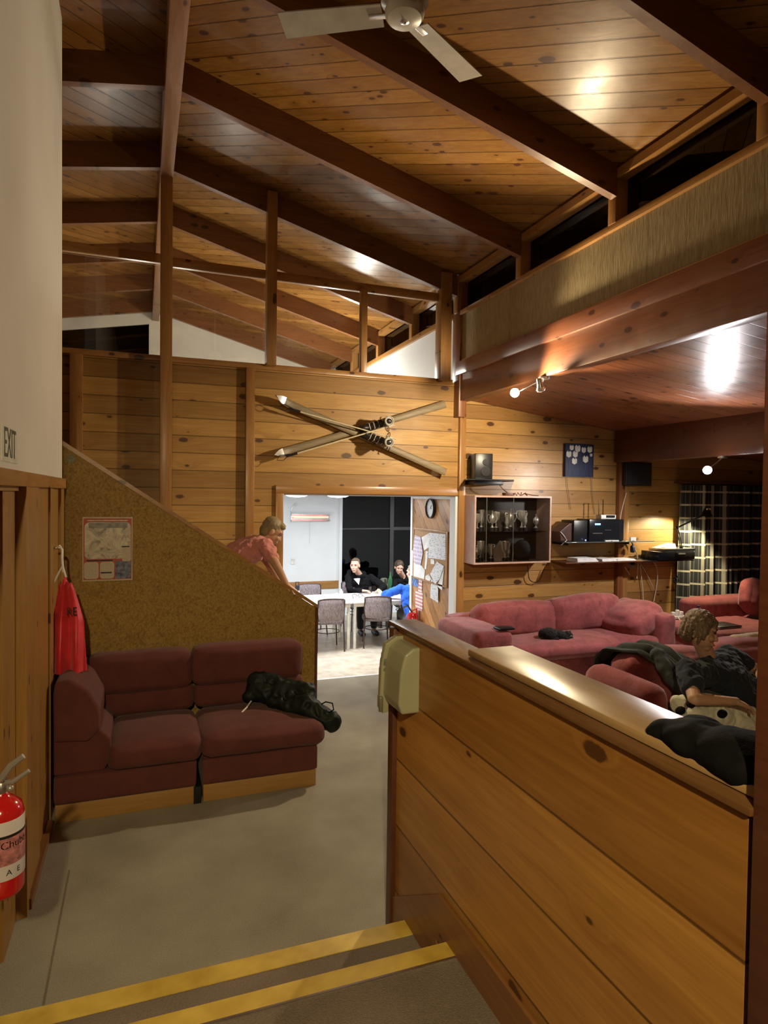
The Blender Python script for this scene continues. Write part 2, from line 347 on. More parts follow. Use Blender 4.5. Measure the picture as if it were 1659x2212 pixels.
# ------------------------------------------------------------------ structure
YW = 6.65            # partition plane
st('floor', M['carpet'], (-3, 1.14, 2.5, 6.72, -.5, 0), (1.14, 8.8, -2.5, 6.72, -.5, 0))
st('floor', M['carpet2'], (-.62, 1.14, -2.5, 2.11, -.5, .34), (-.62, 1.14, 2.11, 2.51, -.5, .17))
st('floor', M['vinyl'], (1.0, 8.0, 7.0, 12.0, -.5, -.34), (1.3, 3.45, 6.72, 7.02, -.5, -.17))
st('trim_1', M['yellow'], (-.51, 1.095, 2.035, 2.113, .335, .3435))
st('trim_2', M['yellow'], (-.51, 1.095, 2.42, 2.513, .165, .1735))
st('trim_3', M['steel'], (-.51, 1.095, 2.028, 2.036, .335, .3445))
st('trim_4', M['bright'], (1.37, 3.40, 6.69, 6.725, -.01, .004))
def seam(name, p, q):
    m = MB(); m.tube([p, q], .006, 6); return m.build(name, M['carpet2'], kind='structure')
a = at(150, 1880, z=0); b = at(128, 2212, z=0)
st('trim_5', M['carpet2'], (a.x-.004, a.x+.004, b.y, a.y, 0, .0015))
# left wall: pine below, white plaster above
st('wall_left', M['leftw'], (-.64, -.525, 3.42, 4.97, 0, 2.05), (-.53, -.505, 3.40, 3.80, 0, 2.02), (-.53, -.513, 4.30, 4.44, 0, 2.02), (-.53, -.507, 4.78, 4.955, 0, 2.02))
st('trim_6', M['leftw'], (-.60, -.545, 3.07, 3.42, 0, 2.02), (-.64, -.50, 3.36, 3.45, 0, 2.03))
m = MB(); m.box(-.62, -.57, 2.3, 3.02, .34, 2.0); m.box(-.58, -.555, 2.9, 3.0, .34, 2.0)
d = m.build('door_1', M['leftw'], kind='structure')
st('wall_left', M['white'], (-.64, -.52, -2.5, 4.955, 2.085, 5.6))
st('wall_left', M['leftw'], (-.64, -.53, -2.5, 2.3, 0, 2.085), (-.64, -.53, 2.3, 3.45, 2.0, 2.085))
st('trim_7', M['trimY'], (-.60, -.495, -2.5, 4.965, 2.02, 2.088), bev=.004)
st('baseboard_left', M['base'], (-.53, -.49, 3.42, 4.22, 0, .05))
# partition wall with doorway
T = YW+.12
st('wall_back', M['part'], (-3, 1.37, YW, T, 0, 3.30), (1.37, 3.40, YW, T, 2.01, 3.30), (3.40, 3.46, YW, T, 2.01, 3.30))
st('wall_back', M['live'], (3.46, 8.8, YW, T, -.1, 3.2))
st('trim_8', M['trimX'], (-3, 3.30, YW-.045, T+.02, 3.27, 3.325), bev=.004)
st('trim_9', M['trimX'], (-3, .16, YW-.005, YW+.05, 4.22, 4.31), (.27, 3.20, YW-.005, YW+.05, 4.20, 4.29), bev=.004)
def post(name, px0, px1, z0, z1, y0, y1, mat='stud'):
    a, b = at(px0, 700, y=y0).x, at(px1, 700, y=y0).x
    return st(name, M[mat], (a, b, y0, y1, z0, z1), bev=.003)
post('trim_10', 150, 178, 0, 3.27, 6.58, 6.66); post('trim_11', 533, 552, .4, 3.27, 6.58, 6.66)
post('trim_12', 577, 598, 3.3, 5.03, 6.50, 6.62); post('trim_13', 781, 794, 3.32, 4.21, 6.58, 6.66)
st('trim_14', M['stud'], (.155, .262, 6.48, 6.60, 0, 5.0), bev=.003)
post('trim_15', 953, 976, 3.3, 4.5, 6.55, 6.70)
st('trim_16', M['studred'], (3.335, 3.43, 6.52, 6.70, 2.9, 4.5), bev=.003)
st('trim_17', M['stud'], (3.398, 3.475, 6.60, 6.66, -.02, 3.05), bev=.003)
st('trim_18', M['trimX'], (1.29, 3.40, YW-.035, YW, 2.01, 2.095), bev=.003)
st('trim_19', M['stud'], (1.29, 1.372, YW-.035, YW, 0, 2.01), bev=.003)
st('trim_20', M['bright'], (3.372, 3.40, YW-.01, T+.01, -.02, 2.01), (1.372, 3.38, YW+.02, T+.01, 1.99, 2.01), (1.372, 1.382, YW+.02, T, 0, 2.0))
st('trim_21', M['studred'], (5.655, 5.74, 6.58, 6.65, 0, 2.47), bev=.003)
st('trim_22', M['stud'], (5.74, 5.84, 6.61, 6.65, 0, 2.5), bev=.003)
# glazing over the partition
for i, (a, b) in enumerate(((-3, .155), (.265, at(577, 700, y=6.6).x), (at(598, 700, y=6.6).x, at(781, 700, y=6.6).x), (at(794, 700, y=6.6).x, at(953, 700, y=6.6).x))):
    st('window_%d' % (i+1), M['glass'], (a+.004, b-.004, YW+.012, YW+.018, 3.326, 4.2))
# roof
zr = lambda x: 5.34-.27*(x-.2) if x > .2 else 5.34-.18*(.2-x)
def slab(name, mat, xa, xb, y0, y1, f, th=.12):
    m = MB(); m.prism([(xa, y0, f(xa)), (xb, y0, f(xb)), (xb, y0, f(xb)+th), (xa, y0, f(xa)+th)], (0, y1-y0, 0)); return m.build(name, mat, smooth=False, kind='structure')
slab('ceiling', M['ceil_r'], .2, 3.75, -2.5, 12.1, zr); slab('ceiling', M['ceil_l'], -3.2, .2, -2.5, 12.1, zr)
zl = lambda x: 3.12-.123*(x-3.45)
slab('ceiling', M['ceil_liv'], 3.42, 8.9, -2.5, 6.66, zl)
n = 30
for yy in (1.45, 2.76, 4.03, 5.33, 6.64, 7.95, 9.25, 10.55, 11.85):
    for xa, xb in ((.26, 3.32), (-3.1, .155)):
        m = MB(); y0 = yy-.065
        m.prism([(xa, y0, zr(xa)-.235), (xb, y0, zr(xb)-.235), (xb, y0, zr(xb)+.01), (xa, y0, zr(xa)+.01)], (0, .065, 0))
        m.build('trim_%d' % n, M['raft'], smooth=False, kind='structure'); n += 1
st('trim_23', M['ridge'], (.148, .265, -2.5, 12.0, 4.98, 5.36), bev=.004)
# beam, hessian panel and clerestory on the right of the hall
st('trim_24', M['beamY'], (3.35, 3.47, -2.5, 6.64, 3.08, 3.40), (3.325, 3.45, -2.5, 6.60, 3.37, 3.52), bev=.006)
st('wall_right', M['hess'], (3.362, 3.45, -2.5, 6.56, 3.50, 4.05))
st('wall_right', M['bright'], (3.362, 3.45, 6.70, 12.0, 2.2, 4.05))
st('trim_25', M['trimY'], (3.33, 3.47, -2.5, 6.52, 4.035, 4.085), (3.345, 3.362, -2.5, 6.5, 3.515, 3.535), bev=.004)
st('trim_26', M['trimY'], (3.33, 3.47, 6.71, 11.95, 4.035, 4.10), bev=.004)
st('trim_27', M['trimY'], (3.32, 3.42, -2.5, 6.55, 4.405, 4.47), (3.32, 3.42, 6.71, 11.95, 4.405, 4.47), (3.36, 3.45, -2.5, 11.95, 4.46, 4.56))
k = 5
ys = [.15, 1.45, 2.76, 4.03, 5.33, 6.62, 7.95, 9.25, 10.55, 11.9]
for a, b in zip(ys, ys[1:]):
    st('trim_%d' % (n), M['stud'], (3.325, 3.44, a-.05, a+.035, 4.08, 4.46), bev=.003); n += 1
    st('window_%d' % k, M['glassdk'], (3.435, 3.44, a+.035, b-.05, 4.085, 4.41)); k += 1
st('wall_right', M['nightout'], (3.80, 3.82, -2.5, 12, 3.5, 5.0))  # no wall: black sheet added outside the clerestory glass for the night dark
# beam in the living area
st('trim_28', M['beamdark'], (5.60, 5.75, -2.5, 6.62, 2.455, 2.95), bev=.006)
st('wall_right', M['live'], (8.8, 8.9, -2.5, 6.8, -.1, 3.2))
st('wall_front', M['part'], (-.7, 8.9, -2.6, -2.5, -.1, 5.7))
st('wall_left', M['part'], (-3.1, -3, 4.9, 12.0, 0, 5.2))
st('wall_left', M['part'], (-3.0, -.64, 4.84, 4.955, 0, 5.2))
# low boarded wall by the steps
st('wall_low', M['low'], (1.074, 1.16, .88, 2.67, 0, 1.412))
bpy.data.objects['wall_low'].name = 'wall_right'
st('trim_29', M['dkwood'], (1.052, 1.10, 2.655, 2.712, 0, 1.405), bev=.003)
st('trim_47', M['base'], (1.098, 1.18, 2.672, 2.71, 0, 1.39), bev=.003)
st('trim_48', M['cap'], (1.054, 1.19, .86, 2.735, 1.412, 1.43), bev=.004)
st('trim_49', M['shelf'], (1.088, 1.275, .86, 2.03, 1.432, 1.457), (1.19, 1.26, .9, 1.98, 1.38, 1.432), bev=.006)
P = lambda px, py: at(px, py, x=1.085)
a, b, c, d = P(957, 1929), P(845, 1935), P(838, 2008), P(957, 2000)
m = MB(); m.prism([(1.062, .88, .34), (1.062, .88, a.z), (1.062, a.y, a.z), (1.062, b.y, b.z), (1.062, 2.66, 0), (1.062, 2.2, 0), (1.062, 2.2, .3)], (.02, 0, 0))
m.box(1.04, 1.08, 2.46, 2.655, 0, .075, bev=.006)
m.build('baseboard_right', M['base'], smooth=False, kind='structure')
st('trim_50', M['beamdark'], (1.062, 1.19, .74, .862, .34, 4.9), bev=.004)
# stair behind the particle-board balustrade
m = MB()
for i in range(12): m.box(1.35-.27*(i+1), 1.35-.27*i, 5.06, 6.5, 0, .186*(i+1))
m.build('floor', M['carpet'], smooth=False, kind='structure')
m = MB(); m.prism([(-.52, 5.0, 0), (1.30, 5.0, 0), (1.30, 5.0, 1.10), (-.52, 5.0, 2.32)], (0, .05, 0)); m.build('wall_stair', M['cork'], smooth=False, kind='structure').name = 'wall_back'
m = MB(); sl = (2.32-1.10)/1.82
m.prism([(-.53, 4.985, 2.325), (1.315, 4.985, 1.093), (1.315, 4.985, 1.123), (-.53, 4.985, 2.36)], (0, .08, 0)); m.build('trim_51', M['trimX'], smooth=False, kind='structure')
st('trim_52', M['dkwood'], (1.30, 1.32, 4.99, 5.06, 0, 1.10))
# dining room
st('wall_back', M['bright'], (1.0, 3.56, 11.95, 12.05, -.34, 2.05), (3.56, 8, 11.95, 12.05, -.34, .10))
st('wall_left', M['bright'], (.95, 1.0, 6.77, 12.0, -.34, 2.05)); st('wall_right', M['bright'], (8.0, 8.1, 6.77, 12.0, -.34, 2.05))
st('ceiling', M['bright'], (-3, 8.1, T, 12.05, 2.03, 2.24))
st('wall_front', M['bright'], (3.5, 8.1, T, T+.05, -.34, 2.05))
st('trim_53', M['bright'], (3.56, 3.62, 11.90, 12.0, -.34, 2.03), (3.62, 8.0, 11.92, 12.0, 1.995, 2.03), bev=.004)
st('window_20', M['glassdk'], (3.62, 5.9, 11.955, 11.96, .10, 2.0))
st('window_21', M['glassdk'], (5.95, 8.0, 11.955, 11.96, .10, 2.0))
st('trim_54', M['dkwood'], (5.9, 5.95, 11.93, 11.99, .1, 2.0))
st('wall_back', M['nightout'], (-3.2, 8.2, 13.0, 13.05, -.5, 5.5))  # black backdrop added beyond the far windows, stands for the dark outside
a = at(845, 1150, y=11.94).x; b = at(800, 1142, y=11.94).z
st('trim_57', M['greyal'], (a-.03, a+.05, 11.925, 11.953, .1, 1.995), (a+.05, 5.9, 11.925, 11.953, b-.03, b+.03), (3.62, a-.03, 11.925, 11.953, b-.012, b+.012))
st('trim_55', M['trimX'], (2.4, 3.56, 11.92, 11.955, .20, .345), bev=.004)
st('wall_right', M['diag'], (3.402, 3.50, T, 7.95, -.34, 2.03))
st('trim_56', M['bright'], (3.385, 3.51, 7.93, 7.985, -.34, 2.03), (3.39, 3.405, T, 7.93, 1.965, 2.03))
# upper room gable
g = MB(); zz = lambda x: zr(x)+.02
g.prism([(.2, 11.95, 2.2), (3.02, 11.95, 2.2), (3.02, 11.95, zz(3.02)), (.2, 11.95, zz(.2))], (0, .1, 0))
g.prism([(3.25, 11.95, 2.2), (3.5, 11.95, 2.2), (3.5, 11.95, zz(3.5)), (3.25, 11.95, zz(3.25))], (0, .1, 0))
g.prism([(3.02, 11.95, 2.2), (3.25, 11.95, 2.2), (3.25, 11.95, 3.3), (3.02, 11.95, 3.3)], (0, .1, 0))
g.prism([(.10, 11.95, 2.2), (.2, 11.95, 2.2), (.2, 11.95, zz(.2)), (.10, 11.95, zz(.10))], (0, .1, 0))
g.prism([(-3, 11.95, 2.2), (.1, 11.95, 2.2), (.1, 11.95, 3.2), (-3, 11.95, 3.2)], (0, .1, 0))
g.prism([(-3, 11.95, zz(-3)-.42), (.1, 11.95, zz(.1)-.42), (.1, 11.95, zz(.1)), (-3, 11.95, zz(-3))], (0, .1, 0))
g.build('wall_back', M['cream'], smooth=False, kind='structure')
st('window_22', M['glassdk'], (-3, .1, 11.99, 11.995, 3.2, 4.95))
st('window_23', M['glassdk'], (3.02, 3.25, 11.99, 11.995, 3.3, 4.5))
# ------------------------------------------------------------------ hall: left modular sofa
def quilt(name, x0, x1, y0, y1, z0, z1, parent, mat, r=.05, puff=.015, disp=.012, sc=.25):
    return MB().cushion(x0, x1, y0, y1, z0, z1, r, puff, n=14).build(name, mat, parent, disp=[(disp, sc)])
def module(label, x0, x1, loc):
    t = thing('sofa_module', label, 'sofa', loc, 'maroon seating modules against the stair balustrade')
    MB().box(x0+.01, x1-.01, 4.26, 5.0, 0, .112, .004).build('plinth', M['ply'], t)
    quilt('seat_base', x0, x1, 4.24, 4.96, .112, .288, t, M['maroon'], .025, .006, .006)
    return t
t = module('right maroon sofa module with a dark coat flung over its end', .365, 1.135, (.75, 4.6, 0))
quilt('seat_cushion', .365, 1.175, 4.195, 4.84, .29, .445, t, M['maroon'], .06, .02)
quilt('lower_back_pad', .37, 1.15, 4.78, 4.955, .44, .625, t, M['maroon'], .04, .02)
quilt('back_cushion', .345, 1.14, 4.74, 4.955, .615, .885, t, M['maroon'], .05, .012)
t = module('left maroon corner sofa module with a rolled end bolster', -.495, .335, (-.1, 4.6, 0))
quilt('seat_cushion', -.19, .355, 4.195, 4.84, .29, .445, t, M['maroon'], .05, .02)
quilt('lower_back_pad', -.30, .345, 4.78, 4.955, .44, .625, t, M['maroon'], .04, .02)
quilt('back_cushion', -.34, .335, 4.74, 4.955, .61, .87, t, M['maroon'], .05, .012, .016, .12)
m = MB()   # end support and bolster, running front to back
m.prism([(-.495, 4.27, .285), (-.215, 4.27, .285), (-.17, 4.27, .36), (-.18, 4.27, .48), (-.26, 4.27, .57), (-.495, 4.27, .60)], (0, .66, 0))
m.build('end_support', M['maroon'], t, remesh=.012, sm=5)
m = MB(); m.prism([(-.49, 4.235, .50), (-.30, 4.235, .485), (-.235, 4.235, .56), (-.235, 4.235, .68), (-.30, 4.235, .80), (-.40, 4.235, .875), (-.485, 4.235, .86), (-.495, 4.235, .78)], (0, .70, 0))
m.build('end_bolster', M['maroon'], t, remesh=.014, sm=8)
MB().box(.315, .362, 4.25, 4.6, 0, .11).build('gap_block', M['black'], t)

# ------------------------------------------------------------------ cloth heaps
def heap(name, mat, label, cat, caps=(), balls=(), vox=.009, sm=4, disp=((.03, .14), (.022, .09, 'MARBLE')), parts=None, group=None, loc=None):
    m = MB()
    for c in caps: m.caps(*c)
    for b in balls: m.ball(*b)
    pts = [v.co for v in m.bm.verts]; cx = sum(p.x for p in pts)/len(pts); cy = sum(p.y for p in pts)/len(pts); cz = min(p.z for p in pts)
    t = thing(name, label, cat, (cx, cy, cz), group)
    m.build('fabric', mat, t, remesh=vox, sm=sm, disp=list(disp)); return t
M['coatblk'] = fabric('black_coat_cloth', (.006, .006, .006), 200, .8, .3, .0, spec=.06)
M['coatgrn'] = fabric('black_green_shell_cloth', (.008, .012, .010), 200, .5, .4, .0, spec=.2)
hh = heap('coat', M['coatgrn'], 'crumpled black coat lying over the end of the maroon sofa', 'coat',
     [((.78, 4.72, .56), .06, (1.02, 4.60, .53), .095), ((.92, 4.70, .58), .08, (1.12, 4.55, .56), .085), ((.80, 4.76, .62), .07, (.90, 4.70, .56), .06), ((1.0, 4.62, .52), .08, (1.13, 4.45, .48), .075), ((1.10, 4.45, .50), .09, (1.24, 4.33, .41), .07),
      ((.90, 4.58, .50), .05, (1.16, 4.36, .46), .05), ((.84, 4.75, .66), .04, (.94, 4.68, .60), .05), ((.72, 4.70, .52), .03, (.80, 4.70, .56), .04)])
m = MB(); m.tube([(1.17, 4.40, .50), (1.22, 4.37, .535), (1.26, 4.34, .53), (1.265, 4.32, .49), (1.22, 4.32, .47)], .005, 6); m.build('drawcord', M['coatblk'], hh)
m = MB(); m.tube([(.75, 4.68, .50), (.70, 4.60, .475), (.66, 4.55, .462)], .006, 6); m.tube([(.66, 4.55, .455), (.62, 4.53, .452), (.70, 4.50, .452)], .005, 6); m.build('strap', M['wplast'], hh)
# ------------------------------------------------------------------ poster on the balustrade
A, B = at(178, 1117, y=4.99), at(286, 1253, y=4.99)
x0, x1, z1, z0 = A.x, B.x, A.z, B.z; W_, H_ = x1-x0, z1-z0
t = thing('poster', 'snowy mountain poster with red heading on the particle-board balustrade', 'poster', ((x0+x1)/2, 4.995, z0))
def sheet(name, mat, u0, u1, v0, v1, dy, parent, r=0):
    m = MB(); a, b, c, d = x0+u0*W_, x0+u1*W_, z1-v1*H_, z1-v0*H_
    if r:
        pts = []
        for cx, cz, s_ in ((b-r, d-r, 0), (a+r, d-r, 1), (a+r, c+r, 2), (b-r, c+r, 3)):
            for k in range(6): an = s_*pi/2+k*pi/10; pts.append((cx+r*cos(an), 4.996-dy, cz+r*sin(an)))
        m.prism(pts, (0, .0006, 0))
    else: m.box(a, b, 4.996-dy, 4.997-dy, c, d)
    return m.build(name, mat, parent, smooth=False)
sheet('backing_sheet', plain('poster_cream_edge', (.55, .47, .36), .5), 0, 1, 0, 1, 0, t)
sheet('red_field', plain('poster_red', (.42, .07, .04), .5), .02, .98, .02, .98, .001, t)
s = NT('poster_snow_mountain', .4)
v = s.n('VectorMath', {0: s.tc, 1: (3, 3, 3)}, operation='MULTIPLY').outputs[0]
f = s.noise(v, 3.6, 6, .75, 1.4)
M['mount'] = s.out(s.ramp(f, [(.36, (.16, .14, .12)), (.47, (.46, .42, .35)), (.62, (.68, .64, .52))]))
sheet('mountain_picture', M['mount'], .04, .965, .08, .655, .002, t, .035)
sky = MB(); sky.box(x0+.12*W_, x0+.9*W_, 4.9925, 4.9935, z1-.17*H_, z1-.09*H_); sky.build('sky_band', plain('poster_grey_sky', (.26, .26, .25), .5, nscale=20, nvar=.4), t, smooth=False)
M['postercream'] = plain('poster_text_panel', (.50, .44, .34), .5, nscale=120, nvar=.15)
sheet('text_panel', M['postercream'], .03, .32, .70, .965, .003, t, .02); sheet('text_panel', M['postercream'], .345, .63, .70, .965, .003, t, .02)
sheet('blue_picture', plain('poster_blue_mix', (.12, .14, .22), .5, nscale=30, nvar=.9), .655, .97, .69, .97, .003, t)
sheet('white_caption_panel', M['postercream'], .79, .97, .47, .70, .0035, t, .012)
sheet('title_line', plain('poster_title_white', (.6, .5, .42), .5, nscale=160, nvar=.5), .1, .9, .045, .062, .003, t)
for u, vv in ((.36, .87),): sheet('black_line', M['black'], u, u+.22, vv-.01, vv+.012, .0045, t)
sheet('black_line', M['black'], .78, .94, .455, .475, .0045, t)
sheet('black_line', M['black'], .08, .6, .668, .69, .0025, t)
# faint round sticker at the top of the balustrade
t = thing('sticker', 'pale round sticker peeling at the top of the balustrade', 'sticker', tuple(at(153, 992, y=4.995)))
p = at(153, 992, y=4.998); MB().lathe([(.028, 0), (.03, .001), (.028, .002)], (p.x, 4.996, p.z), axis='Y').build('disc', plain('faded_green_paper', (.22, .21, .14), .6, nscale=60, nvar=.3), t)
# ------------------------------------------------------------------ EXIT sign, red vest, extinguisher
a, b = at(5, 932, x=-.515), at(38, 1003, x=-.515)
zt, zb = 2.262, 2.118; cy = (a.y+b.y)/2
t = thing('exit_sign', 'small EXIT sign on the white wall above the door', 'sign', (-.515, cy, 2.19))
MB().box(-.52, -.516, a.y, b.y, zb, zt).build('plate', plain('sign_pale_green_white', (.62, .62, .50), .4), t)
text('EXIT', .175, plain('sign_dark_green', (.012, .035, .018), .5), t, loc=(-.5155, cy, (zt+zb)/2), rz=pi/2, sx=.72)
t = thing('vest', 'red hi-vis vest with black letters hanging by the left wall', 'vest', (-.47, 4.62, 1.62))
s = NT('red_satin_vest', .32, .5); s.b.inputs['Sheen Weight'].default_value = .3
M['vest'] = s.out(s.ramp(s.noise(s.tc, 9, 3), [(.3, (.50, .012, .02)), (.7, (.75, .03, .045))]))
def vest(u, v):
    z = 1.455-.60*v-.03*abs(u-.5)*(1-v); half = .03+.055*min(1, v*2.2)+.012*v
    xx = -.455+.02*v+(u-.5)*2*half
    return Vector((xx+.01*v, 4.50+.022*sin(u*13+v*2)*(.4+v)+.02*sin(v*5), z+(.05*cos((u-.5)*2*pi)-.03 if v < .02 else 0)))
MB().grid(vest, 40, 24, .006).build('cloth', M['vest'], t)
m = MB(); m.tube([(-.51, 4.56, 1.64), (-.49, 4.54, 1.655), (-.475, 4.53, 1.63), (-.475, 4.52, 1.58), (-.47, 4.51, 1.53), (-.465, 4.50, 1.49)], .007, 8); m.tube([(-.47, 4.51, 1.53), (-.50, 4.50, 1.47), (-.515, 4.49, 1.43)], .006, 8); m.tube([(-.47, 4.51, 1.53), (-.45, 4.49, 1.46)], .006, 8)
m.build('hanging_tie', M['wplast'], t)
text('RE', .075, M['black'], t, loc=(-.412, 4.452, 1.245), rz=.1, sx=.75)
MB().cyl((-.525, 4.56, 1.64), (-.49, 4.56, 1.64), .008).build('hook', M['steel'], t)
# extinguisher
ex, ey = -.437, 2.43; zb = at(20, 1925, y=ey).z
t = thing('fire_extinguisher', 'red fire extinguisher with white label by the left door', 'fire extinguisher', (ex, ey, zb))
M['exred'] = plain('glossy_red_enamel', (.50, .012, .012), .15)
ze = at(20, 1722, y=ey).z; r_ = .068
MB().lathe([(.05, 0), (r_-.006, .008), (r_, .02), (r_, ze-zb-.05), (r_*.9, ze-zb-.022), (r_*.6, ze-zb-.002), (.025, ze-zb+.008), (.02, ze-zb+.02)], (ex, ey, zb), 40).build('cylinder', M['exred'], t)
lz0, lz1 = zb+.07, ze-.055
MB().lathe([(r_+.0008, lz0), (r_+.0012, lz0+.001), (r_+.0012, lz1-.001), (r_+.0008, lz1)], (ex, ey, 0), 40).build('label', plain('extinguisher_label', (.62, .58, .58), .35, nscale=4), t)
MB().lathe([(r_+.0014, 0), (r_+.0018, .001), (r_+.0018, .009), (r_+.0014, .01)], (ex, ey, lz1-.055), 40).build('black_band', M['black'], t)
MB().lathe([(r_+.0014, 0), (r_+.0018, .001), (r_+.0018, .09), (r_+.0014, .091)], (ex, ey, lz0+.05), 40).build('red_print_band', plain('label_red_print', (.42, .16, .16), .4, nscale=60, nvar=.5), t)
def curved_text(txt, size, mat, cz, a0):
    o = text(txt, size, mat, t, loc=(ex, ey, cz), depth=.0003); me = o.data
    for v in me.vertices:
        wx = v.co.x; an = a0+wx/r_; v.co.x = (r_+.002)*sin(an); v.co.y = -(r_+.002)*cos(an)
    return o
curved_text('Chubb', .034, M['black'], lz1-.078, R(46))
for k, tx in enumerate('AE'): 
    curved_text(tx, .026, M['black'], lz0+.025, R(28+k*26))
m = MB(); zt = ze+.02
m.lathe([(.018, 0), (.02, .03), (.014, .045)], (ex, ey, zt-.01), 16); m.box(ex-.012, ex+.012, ey-.012, ey+.03, zt+.02, zt+.05, .004)
m.build('valve', M['steel'], t)
grey = plain('worn_grey_metal', (.35, .33, .29), .4, metal=.5)
m = MB(); m.tube([(ex, ey, zt+.045), (ex-.0, ey-.02, zt+.05), (ex+.035, ey-.03, zt+.10), (ex+.07, ey-.03, zt+.125)], [.01, .012, .012, .01], 8); m.build('carry_handle', grey, t)
m = MB(); m.tube([(ex, ey, zt+.03), (ex+.04, ey-.02, zt+.04), (ex+.085, ey-.02, zt+.07)], [.009, .009, .007], 8); m.build('squeeze_lever', grey, t)
MB().ball((ex+.03, ey-.025, zt+.02), .011).build('gauge', grey, t)
MB().box(-.52, ex-.02, ey-.03, ey+.03, zb+.02, zb+.05).build('wall_bracket', grey, t)
m = MB(); m.tube([(ex, ey, zt+.02), (ex-.05, ey-.02, zt+.01), (ex-.06, ey-.05, zt-.08), (ex-.055, ey-.055, zb+.12)], .009, 8); m.build('hose', M['black'], t)
# ------------------------------------------------------------------ dispenser on the end of the low wall
t = thing('wall_dispenser', 'olive beige plastic dispenser on the end of the low wall', 'dispenser', (1.03, 2.60, 1.05))
M['olive'] = plain('aged_cream_plastic', (.33, .32, .20), .32, nscale=6, nvar=.06); M['olivedk'] = plain('grey_green_plastic', (.16, .15, .09), .35)
m = MB(); m.prism([(1.098, 2.42, 1.10), (1.00, 2.42, 1.10), (.985, 2.42, 1.14), (.992, 2.42, 1.27), (1.012, 2.42, 1.345), (1.05, 2.42, 1.372), (1.098, 2.42, 1.372)], (0, .21, 0))
m.build('housing', M['olive'], t, remesh=.006, sm=4)
m = MB(); m.prism([(1.01, 2.60, 1.055), (.985, 2.60, 1.05), (.968, 2.60, 1.075), (.976, 2.60, 1.27), (.994, 2.60, 1.355), (1.045, 2.60, 1.385), (1.098, 2.60, 1.385), (1.098, 2.60, 1.12), (1.01, 2.60, 1.12)], (0, .035, 0))
fcv = m.build('front_cover', M['olive'], t, remesh=.005, sm=3)
MB().box(.962, .982, 2.585, 2.605, 1.06, 1.13, .008).build('push_button', M['olivedk'], fcv)
MB().box(.984, 1.004, 2.5965, 2.5995, 1.262, 1.29, .001).build('badge', plain('badge_blue_grey', (.12, .14, .13), .4), fcv)
MB().box(.984, 1.0, 2.5965, 2.5995, 1.238, 1.25, .001).build('print_line', M['olivedk'], fcv)
# ------------------------------------------------------------------ ceiling fan (at rest)
fz = 4.1; fc = Vector((at(874, 42, z=fz).x, at(874, 42, z=fz).y, fz))
t = thing('ceiling_fan', 'white three-bladed ceiling fan hanging from the roof', 'fan', (fc.x, fc.y, zr(fc.x)))
M['fan'] = plain('fan_white_enamel', (.60, .57, .50), .28)
MB().lathe([(.02, -.012), (.045, -.008), (.075, .0), (.086, .015), (.088, .035), (.08, .06), (.105, .075), (.105, .12), (.06, .15), (.015, .16)], fc, 32).build('motor_housing', M['fan'], t)
MB().lathe([(.004, -.022), (.008, -.016), (.02, -.012)], fc, 16).build('centre_screw', M['steel'], t)
MB().cyl(fc+Vector((0, 0, .14)), (fc.x, fc.y, zr(fc.x)-.04), .012).build('down_rod', M['fan'], t)
MB().lathe([(.05, 0), (.045, .05), (.02, .07)], (fc.x, fc.y, zr(fc.x)-.09)).build('canopy', M['fan'], t)
tip = at(985, 150, z=fz); a0 = math.atan2(tip.y-fc.y, tip.x-fc.x)
for k in range(3):
    an = a0+k*2*pi/3
    def bl(u, v, an=an):
        r = .10+.46*u; wd = .055+.012*u; c = (v-.5)*2*wd; q = Vector((r*cos(an)-c*sin(an), r*sin(an)+c*cos(an), .03+(v-.5)*.02))
        return fc+q
    o = MB().grid(bl, 8, 4, .006).build('blade', M['fan'], t)
    MB().box(.06, .16, -.015, .015, .02, .028, .003).xf(Matrix.Translation(fc) @ Matrix.Rotation(an, 4, 'Z')).build('blade_arm', M['steel'], o)
# ------------------------------------------------------------------ crossed skis on the partition
YS = 6.56
def ski(label, tip, tail, yy):
    a, b = at(*tip, y=yy), at(*tail, y=yy); d = (b-a).normalized(); nrm = Vector((0, -1, 0)); sd = d.cross(nrm)
    t = thing('ski', label, 'ski', tuple((a+b)/2), 'crossed wooden skis on the partition')
    L = (b-a).length
    def f(u, v):
        wd = .055-.012*sin(pi*u)+(-.05*max(0, 1-u*22)); wd = max(wd, .006); lift = .11*max(0, 1-u*9)**2
        return a+d*(L*u)+sd*((v-.5)*2*wd*.8)+nrm*(.012*(1-abs(2*v-1)**4)+lift)
    MB().grid(f, 60, 6, -.014).build('body', M['skiwood'], t)
    def g(u, v):
        wd = max(.05*(1-(1-u)**2), .004); lift = .11*(1-u*.055*9)**2
        return a+d*(L*u*.055)+sd*((v-.5)*2*wd*.8)+nrm*(.016+lift)
    MB().grid(g, 10, 4, .003).build('metal_tip', M['skitip'], t)
    c = a+d*L*.6+nrm*.02
    for k in (-.09, .09):
        p = c+d*k; MB().tube([p-sd*.05, p-sd*.04+nrm*.03, p+sd*.04+nrm*.03, p+sd*.05], .006, 6).build('binding', M['blackm'], t)
    return a, d, L, sd
M['skiwood'] = pine('grey_weathered_ski', X, Z, 0, light=(.30, .23, .13), dark=(.17, .12, .06), rough=.5, knots=.01)
M['skitip'] = plain('pale_worn_ski_tip', (.72, .70, .64), .3, metal=.5)
a2 = ski('old grey ski with its tip at lower left, behind the other ski', (588, 984), (962, 873), YS+.03)
a1 = ski('old grey ski with its tip at upper left, crossing in front', (592, 858), (963, 1020), YS-.01)
